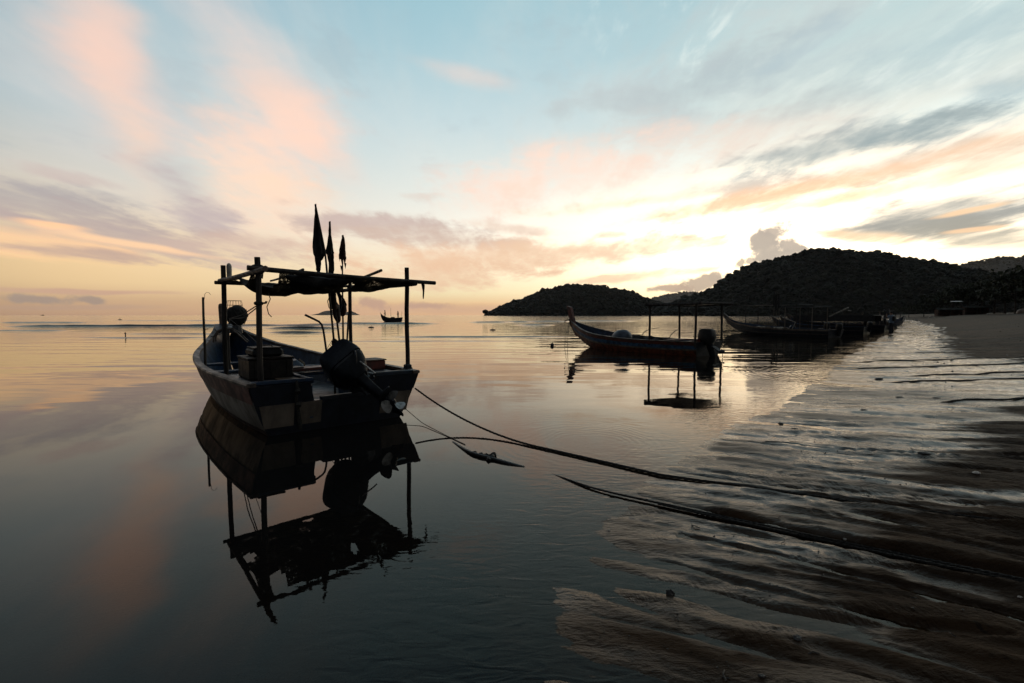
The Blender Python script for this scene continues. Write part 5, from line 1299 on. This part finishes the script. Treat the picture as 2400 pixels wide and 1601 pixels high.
# ---------------------------------------------------------------- buoys and specks on the water
def buoy(u, v, r_, lab, kind=0):
    p = gp(u, v); t = thing('mooring_buoy', lab, 'buoy', (p.x, p.y, 0), 0, 'floats on the water')
    if kind == 0: MB().lathe((0, 0, 0), [(r_ * .6, -r_), (r_, -r_ * .4), (r_, r_ * 1.2), (r_ * .7, r_ * 1.6)], 10).build('float_body', K['dark'], t, smooth=True)
    elif kind == 1: MB().tube([(0, 0, -.2), (.01, 0, r_ * 4), (.0, 0, r_ * 7)], [r_ * .7, r_ * .6, r_ * .4], 6).ball((0, 0, r_ * 5.5), r_ * 1.2, 7).build('float_body', K['dark'], t)
    else: MB().ball((0, 0, .02), r_, 10, (2.2, 1, .7)).build('float_body', K['dark'], t, smooth=True)
    MB().tube([(0, 0, r_), (r_ * .2, 0, r_ * 2)], r_ * .15, 5).build('float_ring', K['rope'], t)
buoy(1294, 811, .085, 'small dark barrel float left of the striped boat')
buoy(294, 791, .05, 'thin stick float far left on the water', 1)
buoy(870, 768, .16, 'flat dark float below the far small boat', 2)
buoy(1155, 774, .13, 'dark speck float right of the far small boat', 2)
buoy(1498, 748, .3, 'dark float left of the awning of the striped boat below the hill', 2)
buoy(1605, 748.5, .25, 'dark float seen between the awning posts of the striped boat', 2)
buoy(281, 750, .3, 'pale speck float at the left near the horizon', 2)
for u, y, s_, lab in ((103, 1500, 1.0, 'tiny dark vessel on the horizon far left'),):
    d = ray(u, 738); t = thing('distant_vessel', lab, 'boat', (d.x / d.y * y, y, 0), R(80))
    h = Hull([0, 3, 8, 11, 12], [1.5, 1.8, 1.8, .9, .1], [1.3, 1.2, 1.3, 1.9, 2.3], [-.3, -.3, -.3, 0, .8], [.3, .3, .3, .5, .7], n=14)
    h.band('hull', K['dark'], t, lambda i: h.H[i], lambda i: h.ZK[i], 2); h.floor('deck', K['dark'], t, .9, 0, 11)
    MB().rbox((0, 3, 1.9), (2, 3, 1.6), .1).build('wheelhouse', K['dark'], t)

# ---------------------------------------------------------------- mooring ropes
def rope(lab, P, r_, m='rope', sub=5):
    pts = []
    for i in range(len(P) - 1):
        for k in range(sub): pts.append(P[i].lerp(P[i + 1], k / sub))
    pts.append(P[-1])
    q = [pts[0]] + [(pts[i - 1] + pts[i] * 2 + pts[i + 1]) / 4 for i in range(1, len(pts) - 1)] + [pts[-1]]
    mb = MB(); dense = []
    for i in range(len(q) - 1):
        k_ = max(1, int((q[i + 1] - q[i]).length / (r_ * 1.3))) if q[i].length < 9 else 1
        dense += [q[i].lerp(q[i + 1], w / k_) for w in range(k_)]
    dense.append(q[-1])
    if len(dense) > 60 and r_ > .006:
        for s_ in range(3):
            hel = []
            for i, p in enumerate(dense):
                d = (dense[min(i + 1, len(dense) - 1)] - dense[max(i - 1, 0)]).normalized(); sd = d.cross(Vector((0, 0, 1))).normalized(); up = sd.cross(d)
                a = i * .62 + s_ * 2.094; hel.append(p + (sd * math.cos(a) + up * math.sin(a)) * r_ * .52)
            mb.tube(hel, r_ * .60, 5)
    else: mb.tube(q, r_, 7)
    t = mb.build('mooring_rope', K[m], None, smooth=True); tagged(t, lab, 'rope', 'mooring ropes'); return t
s0 = bw_(1.10, -.10, .40)
s1 = Vector((.196, 5.48, .012)); P = []
for k in range(9):
    f = k / 8; p = s0.lerp(s1, f); p.z = s0.z * (1 - f) ** 1.9 + .012; P.append(p)
def lay(pl, dz): return [Vector((x, y, max(gz(x, y), -.005) + dz)) for x, y in pl]
P += [Vector((.55, 5.17, .012)), Vector((.9, 4.86, .012))] + lay([(1.23, 4.57), (1.4, 4.42), (1.9, 4.18), (2.466, 3.916), (3.1, 3.61), (3.631, 3.352), (4.6, 2.88), (5.4, 2.5)], .018)
rope('rope sagging from the near boat stern to the water then up over the sand', P, .0125)
Q = [bw_(.95, -.08, .12), gp(990, 992, .02), gp(1040, 1018, .006), gp(1090, 1042, .004)]
rope('thin line running from the near boat waterline to a weedy knot', Q, .005, 'rope2')
Q = [gp(1062, 1038, -.012), gp(1085, 1052, .0), gp(1105, 1062, .012), gp(1125, 1068, .015), gp(1150, 1074, .012), gp(1190, 1086, .004), gp(1228, 1097, -.012)]
t = rope('thick weed covered rope end floating half sunk off the near boat stern', Q, .02, 'weed')
for k, (u, v, r_) in enumerate(((1112, 1062, .028), (1128, 1066, .034), (1140, 1069, .04), (1152, 1072, .045), (1158, 1066, .035), (1146, 1077, .03))):
    MB().ball(gp(u, v, .01), r_, 8, (1, 1, .8), .5, k).build('weed_knot', K['weed'], t)
Q = [gp(1290, 1111, -.01), gp(1330, 1124, .003), gp(1375, 1140, .01)] + lay([(.82, 3.98), (1.3, 3.66), (2.016, 3.188), (2.5, 2.88), (2.877, 2.64), (3.7, 2.12), (4.4, 1.7)], .020)
rope('rope emerging from the shallows and lying in a dark furrow across the near sand', Q, .009, 'rope')
rope('second strand beside the rope in the dark furrow on the near sand', lay([(1.15, 3.735), (1.5, 3.49), (2.0, 3.15), (2.86, 2.60), (3.7, 2.06), (4.4, 1.64)], .020), .008, 'rope')
for lab, a, b in (('far rope lying straight across the upper wet sand beyond the pools', (1955, 846), (2700, 836)), ('rope lying across the sand just nearer than the far rope', (1950, 862), (2700, 850)),
                  ('rope crossing the bright pools of wet sand', (2050, 894), (2700, 884)), ('dark rope along the near edge of the bright pools', (2095, 879), (2650, 872)), ('long rope low on the pools, nearest of the four far ropes', (2180, 940), (2700, 930))):
    pl = [gp(a[0] + (b[0] - a[0]) * k / 12, a[1] + (b[1] - a[1]) * k / 12 + 1.2 * math.sin(k * 2.1), .05) for k in range(13)]
    rope(lab, [Vector((q.x, q.y, q.z - (.06 if i < 1 else 0))) for i, q in enumerate(lay([(p.x, p.y) for p in pl], .012))], .017, 'rope')

# ---------------------------------------------------------------- stones, shells and drift on the sand
ST = [(1571, 1384, .022, 'stone', 'upright dark stone on the near wet sand'), (1870, 1492, .022, 'stone', 'dark lump of drift beside a puddle on the near sand'), (1785, 1590, .016, 'stone', 'dark stone at the bottom edge of the sand'),
      (1427, 1238, .010, 'shell', 'small pale shell at the water edge near the furrow rope'), (1440, 1268, .008, 'stone', 'small dark pebble at the water edge below the shell'), (1435, 1160, .006, 'stone', 'tiny pebble beside the furrow rope'),
      (2290, 1425, .012, 'shell', 'whitish shell on the near sand at the right'), (2288, 1117, .03, 'shell', 'pale shell on the smooth sand at the right'), (1980, 1258, .012, 'shell', 'pale shell above the furrow rope'),
      (1830, 990, .03, 'stone', 'dark chip on the wet sand below the long boat'), (2025, 962, .04, 'weed', 'dark weed scrap below the bright pools'), (1862, 1006, .03, 'weed', 'weed scrap on the shining sand'),
      (2165, 1070, .05, 'weed', 'dark weed clump on the right hand sand'), (2050, 1060, .03, 'weed', 'small weed clump left of the larger clump'), (2390, 1400, .012, 'shell', 'pale shell at the right border of the sand'),
      (2110, 933, .05, 'weed', 'dark weed heap in the bright pools'), (2060, 888, .07, 'weed', 'dark weed heap at the end of the pool rope'), (2195, 936, .05, 'weed', 'second dark weed heap in the bright pools')]
for k, (u, v, r_, m, lab) in enumerate(ST):
    p = gp(u, v, .02)
    cat = 'shell' if m == 'shell' else ('stone' if m == 'stone' else 'weed')
    lump({'shell': 'sea_shell', 'stone': 'beach_stone', 'weed': 'weed_scrap'}[m], lab, cat, p.x, p.y, r_ * (.7 if m == 'weed' else .8), m, (2.2 if m == 'weed' else 1.3, 1, 1.2 if k == 0 else (.35 if m == 'weed' else .6)), k)
rs = np.random.RandomState(11); V = []; F = []
tet = np.array([[1, 1, 1], [-1, -1, 1], [-1, 1, -1], [1, -1, -1]], float) * .6
n = 2600; d_ = 1.9 + rs.rand(n) ** 1.6 * 14; a_ = np.radians(4 + rs.rand(n) * 46)
cx = d_ * np.sin(a_); cy = d_ * np.cos(a_)
clus = fbm(cx * .9, cy * .9, 2); keep = (shore_s(cx, cy) > .15) & (clus > -.05 + rs.rand(n) * .5 - .25); cx, cy = cx[keep], cy[keep]
cz = terrain(cx, cy)[0]; k = len(cx)
sz = (.0012 + .0035 * rs.rand(k) ** 3) * (1 + np.hypot(cx, cy) * .12)
far_ = rs.rand(700) ** .7 * 62 + 12; fa_ = np.radians(34 + rs.rand(700) * 18); fx2, fy2 = far_ * np.sin(fa_), far_ * np.cos(fa_)
kp = (shore_s(fx2, fy2) > 1.5) & (fbm(fx2 * .12, fy2 * .5, 2) > -.1); fx2, fy2 = fx2[kp], fy2[kp]
cx = np.concatenate([cx, fx2]); cy = np.concatenate([cy, fy2]); cz = np.concatenate([cz, terrain(fx2, fy2)[0]]); k = len(cx)
sz = np.concatenate([sz, .012 + .05 * rs.rand(len(fx2)) ** 3])
VV = tet[None] * sz[:, None, None] * (.5 + rs.rand(k, 4, 1)) * np.array([1.6, 1.2, .8]) + np.stack([cx, cy, cz + sz * .2], 1)[:, None, :]
Fd = (np.arange(k) * 4)[:, None, None] + np.array([[0, 1, 2], [0, 3, 1], [0, 2, 3], [1, 3, 2]])
o = np_mesh('beach_debris', VV.reshape(-1, 3), Fd.reshape(-1, 3), K['weed'], smooth=False); o['kind'] = 'stuff'
# twigs: short drift sticks
mb = MB()
for k in range(60):
    d0 = 2 + rs.rand() ** 1.3 * 9; aa = R(8 + rs.rand() * 40); x, y = d0 * math.sin(aa), d0 * math.cos(aa)
    if shore_s(x, y) < .3: continue
    z = gz(x, y); l = .02 + .05 * rs.rand(); q = rs.rand() * 6.28
    mb.tube([(x, y, z + .003), (x + l * .5 * math.cos(q), y + l * .5 * math.sin(q), z + .007), (x + l * math.cos(q + .3), y + l * math.sin(q + .3), z + .003)], .002 + .002 * rs.rand(), 4)
o = mb.build('twig_litter', K['weed'], None); o['kind'] = 'stuff'
